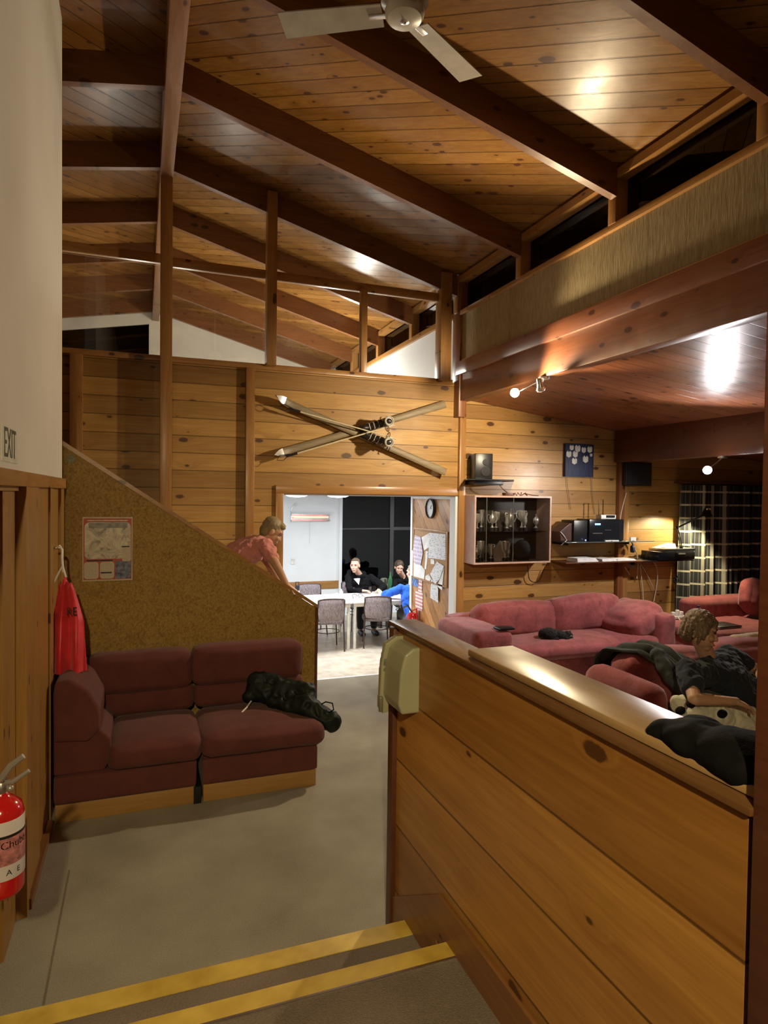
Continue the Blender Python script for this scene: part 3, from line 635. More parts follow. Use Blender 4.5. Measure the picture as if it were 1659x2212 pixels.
def boot(label, heel, toe, yy):
    a, b = at(*heel, y=yy), at(*toe, y=yy); d = (b-a).normalized(); nrm = Vector((0, -1, 0)); sd = d.cross(nrm)
    t = thing('ski_boot', label, 'boot', tuple(a), 'old leather ski boots on the crossed skis')
    M.setdefault('leather', plain('black_leather', (.02, .014, .012), .35, nscale=20, nvar=.3))
    m = MB(); L = (b-a).length
    m.caps(a+nrm*.05, .045, b+nrm*.045, .034); m.caps(a+nrm*.05, .046, a+nrm*.19-d*.015, .048); m.caps(a+nrm*.12, .046, b-d*L*.45+nrm*.06, .04)
    m.build('upper', M['leather'], t, remesh=.006, sm=3, disp=[(.008, .04)])
    c = a+nrm*.215-d*.016
    m = MB(); m.lathe([(.036, 0), (.05, .004), (.052, .014), (.042, .02), (.036, .01)], (0, 0, 0), 20); m.xf(Matrix.Translation(c) @ Vector((0, -1, 0)).to_track_quat('Z', 'Y').to_matrix().to_4x4()); m.build('cuff', M['pale'], t)
    m = MB()
    for k in range(4):
        p = a+d*(L*(.12+.2*k))+nrm*(.14-.022*k); m.tube([p-sd*.042-nrm*.03, p-sd*.03+nrm*.01, p+sd*.03+nrm*.01, p+sd*.042-nrm*.03], .005, 6)
    m.build('lace', M['pale'], t)
    MB().box(-.055, L+.04, -.042, .042, -.012, .012, .01).xf(Matrix.Translation(a+nrm*.012) @ Matrix((tuple(d)+(0,), tuple(sd)+(0,), tuple(nrm)+(0,), (0, 0, 0, 1))).transposed()).build('sole', M['black'], t)
M['pale'] = plain('worn_pale_edge', (.45, .42, .36), .5)
boot('black leather ski boot, upper of the two on the crossed skis', (822, 915), (782, 926), YS-.02)
boot('black leather ski boot, lower of the two on the crossed skis', (822, 957), (785, 938), YS-.03)
def pole(label, g, e, yy, bk):
    a, b = at(*g, y=yy), at(*e, y=yy); d = (b-a).normalized()
    t = thing('ski_pole', label, 'ski pole', tuple((a+b)/2), 'ski poles tied to the crossed skis')
    MB().cyl(a, b, .007, 8).build('shaft', M['bamboo'], t)
    MB().cyl(a-d*.02, a+d*.10, .013, 10).build('grip', M['black'], t)
    sd = d.cross(Vector((0, -1, 0))); m = MB(); p = a
    m.tube([p, p-d*.06+sd*.03, p-d*.12+sd*.01, p-d*.08-sd*.03, p+d*.02-sd*.012], .004, 6); m.build('wrist_strap', M['black'], t)
    m = MB(); c = b-d*.09; m.tube([c+(sd*cos(k*pi/5)+Vector((0, 1, 0))*sin(k*pi/5)).normalized()*.05 for k in range(11)], .004, 6)
    for k in range(4): m.tube([c, c+(sd*cos(k*pi/2)+Vector((0, 1, 0))*sin(k*pi/2))*.05], .003, 6)
    m.build('basket', M['black'], t)
M['bamboo'] = plain('pale_bamboo', (.62, .54, .36), .35)
pole('ski pole with its grip at upper left', (628, 884), (855, 948), YS-.10, 0)
pole('ski pole with its grip at lower left', (622, 985), (852, 918), YS-.10, 0)
# ------------------------------------------------------------------ ceiling spotlights (lit)
BULB = emit('lit_bulb', (1, .90, .62), 60); BULBW = emit('lit_white_bulb', (1, .95, .97), 90)
def spot(label, base, heads, top):
    t = thing('spotlight', label, 'light', tuple(base))
    MB().lathe([(.045, -.02), (.05, -.015), (.05, 0)], base, 20).build('mounting_plate', M['steel'], t)
    for p, d, lit in heads:
        p = Vector(p); d = Vector(d).normalized(); rot = Matrix.Translation(p) @ d.to_track_quat('Z', 'Y').to_matrix().to_4x4()
        lh = MB().lathe([(.018, -.085), (.024, -.08), (.026, -.03), (.034, .0), (.036, .012), (.032, .012), (.028, 0), (.02, -.02)], (0, 0, 0), 24).xf(rot).build('lamp_head', M['steel'], t)
        b_ = MB().lathe([(.012, -.015), (.034, -.002), (.042, .014), (.032, .03), (.008, .036)], (0, 0, 0), 20).xf(rot).build('bulb', lit or M['wplast'], lh)
        MB().tube([Vector(base)-Vector((0, 0, .015)), Vector(base)*.5+p*.5-Vector((0, 0, .01)), p-d*.06], .007, 8).build('arm', M['steel'], t)
lb = Vector((3.37, 4.93, 3.08))
spot('twin-headed chrome spotlight under the red beam, one head glaring', lb, [(L1+Vector((0, .02, 0)), (-.62, -.76, -.10), BULB), (at(1168, 838, y=4.85), (.3, .1, -1), None)], 0)
lb2 = Vector((5.66, L2.y+.05, 2.455))
spot('single glaring white spotlight under the dark living-area beam', lb2, [(L2+Vector((.02, .03, 0)), (-.7, -.7, -.12), BULBW)], 0)
# ------------------------------------------------------------------ dining room behind the doorway
FZ = -.34
M['tabletop'] = plain('pale_laminate_top', (.66, .60, .58), .35, nscale=3, nvar=.04); M['wmetal'] = plain('cream_painted_metal', (.72, .70, .62), .35)
M['cham'] = plain('dark_brown_tube', (.06, .035, .03), .35, metal=.3)
def table(label, x0, x1, y0, y1, h):
    t = thing('dining_table', label, 'table', ((x0+x1)/2, (y0+y1)/2, FZ), 'dining tables pushed end to end')
    MB().box(x0, x1, y0, y1, h-.025, h, .006).build('tabletop', M['tabletop'], t)
    MB().box(x0+.02, x1-.02, y0+.03, y0+.06, h-.075, h-.026, .003).build('apron', M['wmetal'], t)
    for x in (x0+.045, x1-.045):
        for y in (y0+.05, y1-.05): MB().cyl((x, y, FZ), (x, y, h-.03), .024, 14).build('leg', M['wmetal'], t)
    return t
table('left cream-legged dining table, mostly behind the balustrade', 1.75, 2.985, 9.24, 10.15, .375)
table('right cream-legged dining table, with people seated at it', 2.995, 4.25, 9.24, 10.15, .375)
def chair(label):
    t = thing('dining_chair', label, 'chair', (0, 0, 0), 'padded tube-framed dining chairs')
    m = MB(); W_ = .20
    def arch(y0, h, z0, lean):
        p = [(-W_-.01, y0-.04, 0), (-W_, y0, z0)]
        for k in range(13):
            a = pi-k*pi/12; p.append((W_*max(-1, min(1, 1.25*cos(a))), y0-lean, z0+(h-z0)*(.80+.20*sin(a)**.6) if 0 < k < 12 else z0+(h-z0)*.78))
        return p+[(W_, y0, z0), (W_+.01, y0-.04, 0)]
    m.tube(arch(-.20, .80, .44, .05), .0115, 8); m.build('back_frame', M['cham'], t)
    m = MB(); m.cushion(-W_+.012, W_-.012, -.265, -.225, .47, .785, .02, .012); m.build('backrest', M['chairfab'], t)
    MB().cyl((-W_, -.215, .475), (W_, -.215, .475), .014, 8).build('back_rail', M['cham'], t)
    MB().cushion(-.215, .215, -.19, .22, .40, .465, .03, .012).build('seat', M['chairfab'], t)
    for s_ in (-1, 1): MB().tube([(s_*.17, .17, .41), (s_*.185, .19, .2), (s_*.20, .22, 0)], .0115, 8).build('leg', M['cham'], t)
    MB().tube([(.185*cos(k*pi/12), .01+.185*sin(k*pi/12), .27) for k in range(25)], .007, 6).build('leg_ring', M['cham'], t)
    return t
ch = chair('padded chair seen from behind, at the left dining table'); ch.location = (2.64, 9.40, FZ); ch.rotation_euler = (0, 0, -.05)
dup(ch, (3.44, 9.42, FZ), -.28, 'padded chair turned slightly, at the right dining table front')
dup(ch, (2.70, 10.55, FZ), pi, 'empty padded chair on the far side of the left dining table')
dup(ch, (3.55, 10.72, FZ), pi+.1, 'chair under the man in the black hoodie')
dup(ch, (4.50, 10.78, FZ), pi-.1, 'chair under the woman in the black top')
dup(ch, (4.30, 9.25, FZ), .35, 'chair under the person in the blue sweater')
# things on the dining table
TZ = .375
def small(name, label, cat, prof, c, mat, group=None, seg=20):
    t = thing(name, label, cat, c, group); MB().lathe(prof, c, seg).build('body', mat, t); return t
p = at(636, 1278, z=TZ); t = small('water_bottle', 'black water bottle with a loop lid on the dining table', 'bottle', [(.03, 0), (.036, .01), (.036, .17), (.028, .19)], (2.30, 9.98, TZ), M['black'])
MB().tube([(2.30-.025, 9.98, TZ+.19), (2.30-.025, 9.98, TZ+.24), (2.325, 9.98, TZ+.24), (2.325, 9.98, TZ+.19)], .007, 8).build('lid_loop', M['black'], t)
MB().lathe([(.037, .05), (.0375, .055), (.0375, .10), (.037, .105)], (2.30, 9.98, TZ)).build('band', M['wplast'], t)
p = at(737, 1290, z=TZ); t = small('bottle', 'white squeeze bottle on the join of the dining tables', 'bottle', [(.026, 0), (.03, .01), (.03, .09), (.012, .11), (.01, .13)], (p.x, p.y, TZ), M['wplast'])
p = at(728, 1291, z=TZ); small('salt_shaker', 'small white shaker beside the squeeze bottle', 'shaker', [(.022, 0), (.022, .06), (.014, .075)], (p.x, p.y, TZ), M['wplast'])
p = at(772, 1291, z=TZ); t = thing('eyeglasses', 'round-lensed eyeglasses lying on the right dining table', 'glasses', (p.x, p.y, TZ))
for k in (-1, 1):
    q = p+Vector((k*.05, 0, .03)); MB().tube([q+Vector((.035*cos(a*pi/8), 0, .03*sin(a*pi/8))) for a in range(17)], .004, 6).build('rim', M['black'], t)
    MB().tube([q+Vector((k*.035, 0, 0)), q+Vector((k*.06, -.12, -.02))], .004, 6).build('temple', M['black'], t)
MB().tube([p+Vector((-.016, 0, .035)), p+Vector((.016, 0, .035))], .004, 6).build('bridge', M['black'], t)
p = at(805, 1280, z=TZ); t = small('glass_tumbler', 'clear tumbler by the hooded man\'s hand', 'glass', [(.03, 0), (.036, .1), (.034, .1), (.028, .006)], (p.x-.04, p.y+.02, TZ), M['clear'])
p = at(845, 1272, z=TZ); t = small('green_bottle', 'green glass bottle in front of the woman', 'bottle', [(.034, 0), (.036, .01), (.036, .16), (.014, .23), (.014, .29)], (p.x, p.y+.05, TZ), plain('green_bottle_glass', (.03, .12, .05), .1))
small('wine_glass', 'stemmed glass beside the green bottle', 'glass', [(.03, 0), (.004, .006), (.004, .08), (.03, .10), (.034, .16), (.032, .16)], (p.x-.05, p.y+.12, TZ), M['clear'])
t = thing('backpack', 'olive grey bag between the seated man and woman', 'bag', (4.02, 10.65, FZ)); MB().cushion(3.93, 4.12, 10.55, 10.75, .18, .52, .07, .02).build('fabric', fabric('olive_bag_cloth', (.10, .11, .07), sheen=.1), t)
MB().tube([(3.98, 10.56, .20), (3.97, 10.535, .36), (3.99, 10.56, .48)], .012, 6).build('strap', M['black'], t)
for x_ in (3.95, 4.10): MB().box(x_-.02, x_+.02, 10.58, 10.72, FZ, .22).build('lower_frame', M['cham'], t)
# heater, switch, lights
a, b = at(629, 1108, y=11.9), at(713, 1126, y=11.9); hz = (a.z+b.z)/2
t = thing('radiant_heater', 'glowing infrared bar heater on the white dining wall', 'heater', ((a.x+b.x)/2, 11.9, hz))
m = MB(); m.prism([(a.x, 11.95, hz+.055), (a.x, 11.86, hz+.06), (a.x, 11.86, hz+.045), (a.x, 11.93, hz+.03), (a.x, 11.93, hz-.05), (a.x, 11.86, hz-.065), (a.x, 11.86, hz-.075), (a.x, 11.95, hz-.075)], (b.x-a.x, 0, 0)); rf = m.build('reflector', M['steel'], t, smooth=False)
MB().cyl((a.x+.04, 11.88, hz), (b.x-.04, 11.88, hz), .014).build('glowing_element', emit('heater_glow', (1, .25, .16), 3.5), rf)
MB().tube([(a.x+.02, 11.94, hz+.05), (a.x+.0, 11.94, hz+.12), (a.x+.04, 11.94, hz+.2), (a.x+.1, 11.94, hz+.24)], .008, 6).build('cable', M['steel'], t)
MB().lathe([(.03, 0), (.03, .01), (.02, .015)], (a.x+.1, 11.935, hz+.24), axis='Y').build('socket_rose', M['wplast'], t)
MB().cyl((a.x+.36, 11.90, hz-.07), (a.x+.36, 11.90, hz-.52), .003, 6).build('pull_cord', M['steel'], t)
p = at(633, 1212, y=11.93); t = thing('power_outlet', 'white wall outlet below the dining-room heater', 'outlet', tuple(p)); MB().box(p.x-.04, p.x+.04, 11.935, 11.95, p.z-.065, p.z+.065, .004).build('plate', M['wplast'], t)
for dx in (-.015, .015): MB().box(p.x+dx-.006, p.x+dx+.006, 11.93, 11.937, p.z+.02, p.z+.04).build('rocker', M['steel'], t)
LX = ((2.35, 10.3), (3.05, 10.3))
for (x_, y_), lb_ in zip(LX, ('left glowing round ceiling light in the dining room', 'right glowing round ceiling light in the dining room')):
    t = thing('ceiling_light', lb_, 'light', (x_, y_, 2.03), 'dining-room ceiling lights')
    MB().lathe([(.02, -.075), (.12, -.068), (.18, -.045), (.2, -.015)], (x_, y_, 2.03), 28).build('diffuser', emit('diffuser_glow', (.95, .98, 1), 5), t)
    MB().lathe([(.205, -.016), (.21, 0)], (x_, y_, 2.03), 28).build('rim', M['wplast'], t)
# ------------------------------------------------------------------ diagonal-boarded wall: clock, boards, notices
XD = 3.40
def onwall(px, py): return at(px, py, x=XD)
a, b = onwall(921, 1098), onwall(943, 1098); c = Vector((XD-.001, 7.34, 1.845)); rc = .125
t = thing('wall_clock', 'round black-rimmed wall clock on the diagonal boards', 'clock', tuple(c))
MB().lathe([(rc*.9, 0), (rc, -.0), (rc, -.035), (rc*.93, -.04), (rc*.9, -.03), (rc*.9, 0)], c, 36, 'X', cap=False).build('rim', M['black'], t)
cf = MB().lathe([(.001, -.018), (rc*.92, -.018), (rc*.92, -.012)], c, 36, 'X').build('face', plain('clock_face', (.72, .76, .78), .4), t)
for an, L_ in ((R(35), .05), (R(95), .035)): MB().cyl(c+Vector((-.021, 0, 0)), c+Vector((-.021, -L_*sin(an), L_*cos(an))), .003, 6).build('hand', M['black'], cf)
for k in range(12): a_ = k*pi/6; MB().box(-.02, -.0185, -.002, .002, .095, .108).xf(Matrix.Translation(c) @ Matrix.Rotation(a_, 4, 'X')).build('hour_mark', M['black'], cf)
YA, YB, ZA, ZB = 6.87, 7.86, .93, 1.56
t = thing('notice_board', 'cork notice board with pine frame on the diagonal boards', 'notice board', (XD, (YA+YB)/2, ZA))
MB().box(XD-.014, XD, YA, YB, ZA, ZB).build('cork_sheet', plain('light_cork', (.42, .25, .12), .8, nscale=90, nvar=.3), t)
for bx in ((YA-.02, YA+.008, ZA-.02, ZB+.02), (YB-.008, YB+.02, ZA-.02, ZB+.02), (YA, YB, ZB-.005, ZB+.02), (YA, YB, ZA-.02, ZA+.005)):
    MB().box(XD-.022, XD-.001, bx[0], bx[1], bx[2], bx[3], .002).build('frame_rail', M['stud'], t)
s = NT('typed_notice', .8)
def lines_mat(name, paper, ink, sc=45, dens=.45):
    s = NT(name, .8); ln = s.ma('GREATER_THAN', s.ma('FRACT', s.ma('MULTIPLY', s.dot(Z), sc)), .5)
    nz = s.ma('GREATER_THAN', s.noise(s.vec(s.ma('MULTIPLY', s.dot(Y), 26.), s.ma('FLOOR', s.ma('MULTIPLY', s.dot(Z), sc)), s.ma('MULTIPLY', s.dot(X), 26.)), 1., 2), 1-dens)
    return s.out(s.mix(s.ma('MULTIPLY', s.ma('MULTIPLY', ln, nz), .7), paper, ink))
M['typed'] = lines_mat('typed_notice_sheet', (.76, .79, .84), (.25, .27, .33)); M['lilac'] = lines_mat('lilac_notice_sheet', (.66, .60, .72), (.4, .34, .48), 20, .6)
M['plainp'] = plain('blank_paper', (.80, .81, .82), .8); M['bluep'] = plain('blue_leaflet', (.10, .20, .48), .6, nscale=25, nvar=.8)
M['redp'] = lines_mat('red_striped_notice', (.78, .74, .74), (.55, .06, .06), 22, .62)
def notice(label, px, mat, lift=.02, name='notice'):
    pts = [onwall(x, y) for x, y in px]; c = sum(pts, Vector())/len(pts)
    t = thing(name, label, 'notice', tuple(c), 'papers pinned to the boards')
    m = MB(); m.prism([(XD-lift, p.y, p.z) for p in pts], (.0012, 0, 0)); m.build('sheet', mat, t, smooth=False)
    top = max(pts, key=lambda p: p.z); q = c*.25+top*.75; MB().ball((XD-lift-.003, q.y, q.z), .007, u=8, v=6).build('pin', M['steel'], t)
notice('large typed notice at the top right of the notice board', [(932, 1151), (966, 1154), (966, 1210), (928, 1205)], M['typed'], .021)
notice('tilted blank sheet beside the large typed notice', [(913, 1161), (933, 1150), (930, 1182), (919, 1189)], M['plainp'], .019)
notice('long lilac printed sheet at the left of the notice board', [(899, 1155), (912, 1160), (917, 1195), (912, 1221), (897, 1215), (896, 1190)], M['lilac'], .024)
notice('white page under the lilac sheet with a grey block', [(892, 1190), (898, 1186), (900, 1217), (914, 1222), (921, 1232), (919, 1251), (892, 1243)], M['plainp'], .020)
notice('narrow white strip in the middle of the notice board', [(922, 1190), (928, 1191), (923, 1230), (920, 1229)], M['plainp'], .018)
notice('tiny square note in the centre of the notice board', [(933, 1207), (941, 1208), (941, 1219), (933, 1218)], M['plainp'], .018)
notice('skewed typed page at the lower right of the notice board', [(948, 1213), (963, 1223), (954, 1250), (944, 1262), (933, 1240)], M['typed'], .026)
notice('long typed page hanging below the notice board', [(934, 1250), (945, 1262), (949, 1272), (949, 1302), (932, 1291)], M['typed'], .017)
notice('folded white page hanging at the lower right corner', [(958, 1240), (963, 1226), (958, 1275), (947, 1266)], M['plainp'], .022)
notice('small curled white slip at the bottom of the notice board', [(922, 1244), (929, 1240), (934, 1250), (930, 1259), (921, 1250)], M['plainp'], .019)
notice('blue leaflet under the left corner of the notice board', [(892, 1239), (904, 1243), (904, 1269), (891, 1264)], M['bluep'], .006)
notice('red-headed slip beside the blue leaflet', [(905, 1247), (913, 1250), (912, 1280), (904, 1277)], M['redp'], .005)
notice('red and white striped safety sign low on the diagonal boards', [(898, 1277), (914, 1280), (913, 1321), (898, 1315)], M['redp'], .004)
p = onwall(904, 1345); t = thing('fire_extinguisher', 'red fire extinguisher with black hose on the diagonal-boarded wall', 'fire extinguisher', (3.31, p.y, .1))
MB().lathe([(.06, 0), (.075, .02), (.075, .33), (.05, .37), (.02, .38)], (3.31, p.y, .10), 24).build('cylinder', M['exred'], t)
MB().tube([(3.31, p.y, .47), (3.27, p.y+.06, .56), (3.24, p.y+.14, .52)], .012, 8).build('handle', M['black'], t)
MB().tube([(3.31, p.y, .5), (3.33, p.y-.09, .54), (3.33, p.y-.12, .40), (3.33, p.y-.10, .25)], .01, 8).build('hose', M['exred'], t)
MB().box(3.38, 3.40, p.y-.03, p.y+.03, .2, .5).build('bracket', M['steel'], t)
# ------------------------------------------------------------------ living wall: cabinet of trophies
cx0, cx1, cy0, cz0, cz1 = 3.47, 4.485, 6.36, 1.24, 2.015
t = thing('display_cabinet', 'glass-fronted wall cabinet filled with silver trophies', 'cabinet', ((cx0+cx1)/2, 6.5, cz0))
M['cabframe'] = plain('pinkish_wood_frame', (.45, .30, .25), .35, nscale=10, nvar=.1); M['cabin'] = plain('dark_cabinet_lining', (.035, .028, .022), .5)
MB().box(cx0, cx0+.02, cy0, 6.645, cz0, cz1).build('side_panel', M['cabframe'], t); MB().box(cx1-.02, cx1, cy0, 6.645, cz0, cz1).build('side_panel', M['cabframe'], t)
MB().box(cx0+.02, cx1-.02, cy0, 6.645, cz1-.02, cz1).build('top_panel', M['cabframe'], t); MB().box(cx0+.02, cx1-.02, cy0, 6.645, cz0, cz0+.02).build('bottom_panel', M['cabframe'], t)
MB().box(cx0+.02, cx1-.02, 6.635, 6.645, cz0+.02, cz1-.02).build('back_panel', M['cabin'], t)
MB().box(cx0+.02, cx1-.02, 6.42, 6.63, 1.60, 1.608).build('shelf', M['clear'], t)
dr = [None, None]
for k, (xa, xb, yy) in enumerate(((cx0+.02, 3.99, cy0+.012), (3.97, cx1-.02, cy0+.004))): dr[k] = MB().box(xa, xb, yy, yy+.004, cz0+.02, cz1-.02).build('sliding_door', M['cabglass'], t)
MB().cyl((3.63, 6.372, cz0+.02), (3.63, 6.372, cz1-.02), .004, 6).build('door_edge', M['steel'], dr[0]); MB().cyl((3.975, 6.366, cz0+.02), (3.975, 6.366, cz1-.02), .004, 6).build('door_edge', M['steel'], dr[1])
def trophy(kind, label):
    t = thing('trophy_cup', label, 'trophy', (0, 0, 0), 'silver trophies in the wall cabinet')
    MB().lathe([(.035, 0), (.035, .03), (.028, .034)], (0, 0, 0), 16).build('plinth', M['black'], t)
    if kind == 0: pr = [(.02, .034), (.006, .05), (.006, .085), (.014, .09), (.034, .115), (.042, .16), (.045, .20), (.042, .20), (.03, .12)]
    elif kind == 1: pr = [(.022, .034), (.007, .055), (.01, .07), (.03, .09), (.036, .125), (.034, .14), (.012, .165), (.004, .18), (.008, .19), (.002, .2)]
    else: pr = [(.02, .034), (.008, .05), (.02, .07), (.03, .10), (.022, .15), (.034, .19), (.03, .19)]
    cp = MB().lathe(pr, (0, 0, 0), 18).build('cup', M['silver'], t)
    if kind != 2:
        zc = .15 if kind == 0 else .115
        for s_ in (-1, 1): MB().tube([(s_*.035, 0, zc+.04), (s_*.06, 0, zc+.045), (s_*.068, 0, zc+.01), (s_*.045, 0, zc-.03), (s_*.03, 0, zc-.035)], .004, 6).build('handle', M['silver'], cp)
    return t
protos = []
tops = ['tall two-handled silver trophy', 'lidded silver trophy', 'narrow silver goblet']
pos_words = ['at the far left', 'second from the left', 'third from the left', 'fourth from the left', 'fifth from the left', 'sixth from the left', 'seventh from the left', 'eighth from the left', 'at the right end']
for row, (z_, n_, x_a, x_b, rn) in enumerate(((1.609, 9, 3.56, 4.34, 'top shelf'), (1.261, 6, 3.56, 4.02, 'bottom shelf'))):
    for k in range(n_):
        kind = (k*2+row) % 3; x_ = x_a+(x_b-x_a)*k/(n_-1); y_ = 6.50+.05*((k % 2)*2-1)*.8
        lb_ = '%s %s of the cabinet %s' % (tops[kind], pos_words[k], rn)
        ex_ = [p for p in protos if p[0] == kind]
        if ex_: o = dup(ex_[0][1], (x_, y_, z_), k*.5, lb_)
        else: o = trophy(kind, lb_); o.location = (x_, y_, z_); protos.append((kind, o))
        o.scale = (1, 1, 1.0+.28*((k*7) % 4)/3) if row == 0 else (1, 1, .95+.2*((k*5) % 3)/2)
t = thing('trophy_plaque', 'pentagonal glass plaque standing among the lower trophies', 'trophy', (3.86, 6.46, 1.261))
MB().prism([(3.78, 6.46, 1.262), (3.95, 6.46, 1.262), (3.95, 6.46, 1.40), (3.865, 6.46, 1.50), (3.78, 6.46, 1.40)], (0, .015, 0)).build('plate', M['silver'], t, smooth=False)
t = thing('trophy_shield', 'large dark round trophy shield on the cabinet bottom shelf', 'trophy', (4.2, 6.5, 1.261))
MB().lathe([(.02, 0), (.11, 0), (.115, .01), (.10, .02), (.02, .024)], (4.2, 6.52, 1.385), 28, 'Y').build('disc', plain('dull_pewter', (.10, .10, .10), .35, metal=.7), t); MB().box(4.14, 4.26, 6.47, 6.57, 1.262, 1.29).build('foot', M['black'], t)
# ------------------------------------------------------------------ speaker on its shelf, cables, painting, wall speaker
t = thing('wall_shelf', 'thin black tapering wall shelf above the trophy cabinet', 'shelf', (3.72, 6.5, 2.16))
MB().prism([(3.36, 6.33, 2.185), (3.95, 6.33, 2.185), (4.12, 6.60, 2.185), (4.12, 6.65, 2.185), (3.48, 6.65, 2.185)], (0, 0, .014)).build('board', M['black'], t, smooth=False)
MB().box(3.49, 3.85, 6.40, 6.645, 2.135, 2.184, .003).build('bracket', M['black'], t)
t = thing('bookshelf_speaker', 'black bookshelf speaker standing on the black wall shelf', 'speaker', (3.60, 6.45, 2.20))
bx_ = MB().box(-.10, .10, -.12, .12, 0, .285, .006).xf(Matrix.Translation((3.61, 6.48, 2.20)) @ Matrix.Rotation(R(-14), 4, 'Z')); bx_.build('cabinet', M['black'], t)
for h_, r_ in ((.19, .035), (.085, .055)):
    MB().lathe([(r_*.2, -.002), (r_*.8, .008), (r_, .0), (r_, -.006)], (0, 0, 0), 24, 'Y').xf(Matrix.Translation((3.61, 6.48, 2.20+h_)) @ Matrix.Rotation(R(-14), 4, 'Z') @ Matrix.Translation((.02, -.124, 0))).build('driver', M['blackm'], t)
t = thing('audio_adapter', 'small brown junction box with tangled wires on top of the cabinet', 'adapter', (4.02, 6.45, 2.016))
MB().box(3.90, 4.0, 6.42, 6.50, 2.016, 2.05, .004).build('box', M['dkwood'], t)
m = MB(); random.seed(3); m.tube([(3.80, 6.42, 2.16), (3.84, 6.40, 2.10), (3.92, 6.42, 2.05)]+[(3.98+.02*k+.02*sin(k*2.1), 6.44+.03*cos(k*1.7), 2.035+.02*sin(k*2.9)) for k in range(12)]+[(4.3, 6.46, 2.025), (4.36, 6.44, 2.02)], .006, 6); m.build('wire', plain('brown_wire', (.12, .05, .02), .5), t)
a, b = at(1222, 958, y=6.61), at(1281, 1031, y=6.61)
t = thing('canvas_painting', 'dark blue canvas painted with white tulips on the living wall', 'painting', ((a.x+b.x)/2, 6.63, b.z))
s = NT('blue_canvas', .6); M['canvas'] = s.out(s.ramp(s.noise(s.vec(s.ma('MULTIPLY', s.dot(X), 70.), s.ma('MULTIPLY', s.dot(Z), 6.), 0.), 1.5, 3), [(.35, (.008, .012, .045)), (.7, (.03, .045, .12))]))
MB().box(a.x, b.x, 6.605, 6.648, b.z, a.z, .002).build('canvas', M['canvas'], t)
for px_, py_, r_ in ((1235, 967, 8), (1248, 969, 11), (1261, 972, 9), (1274, 971, 10), (1229, 981, 10), (1243, 981, 10), (1265, 992, 11), (1241, 996, 10), (1277, 983, 5)):
    p = at(px_, py_, y=6.604); q = r_*.0042
    MB().prism([(p.x-q*.8, 6.6035, p.z-q*.6), (p.x, 6.6035, p.z-q), (p.x+q*.8, 6.6035, p.z-q*.6), (p.x+q*.9, 6.6035, p.z+q*.5), (p.x+q*.4, 6.6035, p.z+q), (p.x, 6.6035, p.z+q*.5), (p.x-q*.4, 6.6035, p.z+q), (p.x-q*.9, 6.6035, p.z+q*.5)], (0, .0012, 0)).build('tulip', plain('tulip_white', (.72, .72, .66), .6), t, smooth=False)
    MB().tube([(p.x, 6.6042, p.z-q), (p.x+.01, 6.6042, b.z+.06)], .0018, 5).build('stem', plain('stem_blue', (.06, .08, .14), .6), t)
a, b = at(1354, 997, y=6.5), at(1408, 1050, y=6.5)
t = thing('wall_speaker', 'flat square black speaker high on the wall by the curtain', 'speaker', ((a.x+b.x)/2, 6.57, b.z))
MB().box(a.x, b.x, 6.50, 6.648, b.z, a.z, .01).build('cabinet', M['black'], t); MB().box(a.x+.015, b.x-.015, 6.492, 6.501, b.z+.015, a.z-.015, .004).build('grille', plain('dark_grille_cloth', (.02, .02, .025), .9, nscale=300, nvar=.6), t)
# ------------------------------------------------------------------ hi-fi shelves
sx0, sx1 = 4.53, 5.80
t = thing('glass_shelf', 'thin glass shelf carrying the stereo beside the trophy cabinet', 'shelf', (5.2, 6.45, 1.46)); MB().box(sx0+.12, 5.95, 6.28, 6.645, 1.470, 1.480, .002).build('pane', plain('smoked_glass', (.10, .12, .12), .08), t)
for x_ in (4.7, 5.6): MB().box(x_, x_+.02, 6.35, 6.645, 1.44, 1.469).build('bracket', M['blackm'], t)
t = thing('wall_shelf', 'lower dark shelf holding magazines under the stereo', 'shelf', (5.2, 6.45, 1.22)); MB().box(4.66, 5.80, 6.30, 6.645, 1.222, 1.238, .002).build('board', M['dkwood'], t)
MB().box(5.80, 6.62, 6.30, 6.645, 1.218, 1.232, .002).build('extension_board', M['black'], t)
t = thing('stereo_system', 'black mini stereo with a lit blue display on the glass shelf', 'stereo', (5.2, 6.4, 1.48))
M['stereo'] = plain('black_glossy_stereo', (.010, .011, .014), .18)
cu = MB().box(4.98, 5.43, 6.30, 6.55, 1.482, 1.75, .01).build('centre_unit', M['stereo'], t)
MB().box(4.78, 5.02, 6.33, 6.58, 1.482, 1.735, .01).build('left_speaker', M['black'], t); MB().box(5.30, 5.52, 6.33, 6.58, 1.482, 1.745, .01).build('right_speaker', M['black'], t)
MB().box(5.06, 5.14, 6.296, 6.301, 1.68, 1.70).build('display', emit('blue_display', (.15, .45, 1), 3), cu)
MB().box(5.03, 5.17, 6.295, 6.301, 1.575, 1.587).build('silver_strip', M['steel'], cu); MB().box(5.21, 5.30, 6.296, 6.301, 1.615, 1.622).build('tape_slot', M['steel'], cu)
for k in range(3): MB().lathe([(.012, -.004), (.012, .012), (.008, .014)], (5.24+.05*k, 6.298, 1.67), 12, 'Y').build('knob', M['blackm'], cu)
MB().ball((4.93, 6.30, 1.50), .007, u=8, v=6).build('standby_lamp', emit('blue_led', (.2, .3, 1), 12), t)
t = thing('leather_bag', 'brown bag slumped left of the stereo on the glass shelf', 'bag', (4.68, 6.4, 1.45))
MB().prism([(4.62, 6.36, 1.482), (4.83, 6.36, 1.482), (4.83, 6.36, 1.70), (4.74, 6.36, 1.70), (4.60, 6.36, 1.60)], (0, .2, 0)).build('body', plain('brown_leather', (.055, .02, .012), .45, nscale=9, nvar=.3), t, remesh=.01, sm=4)
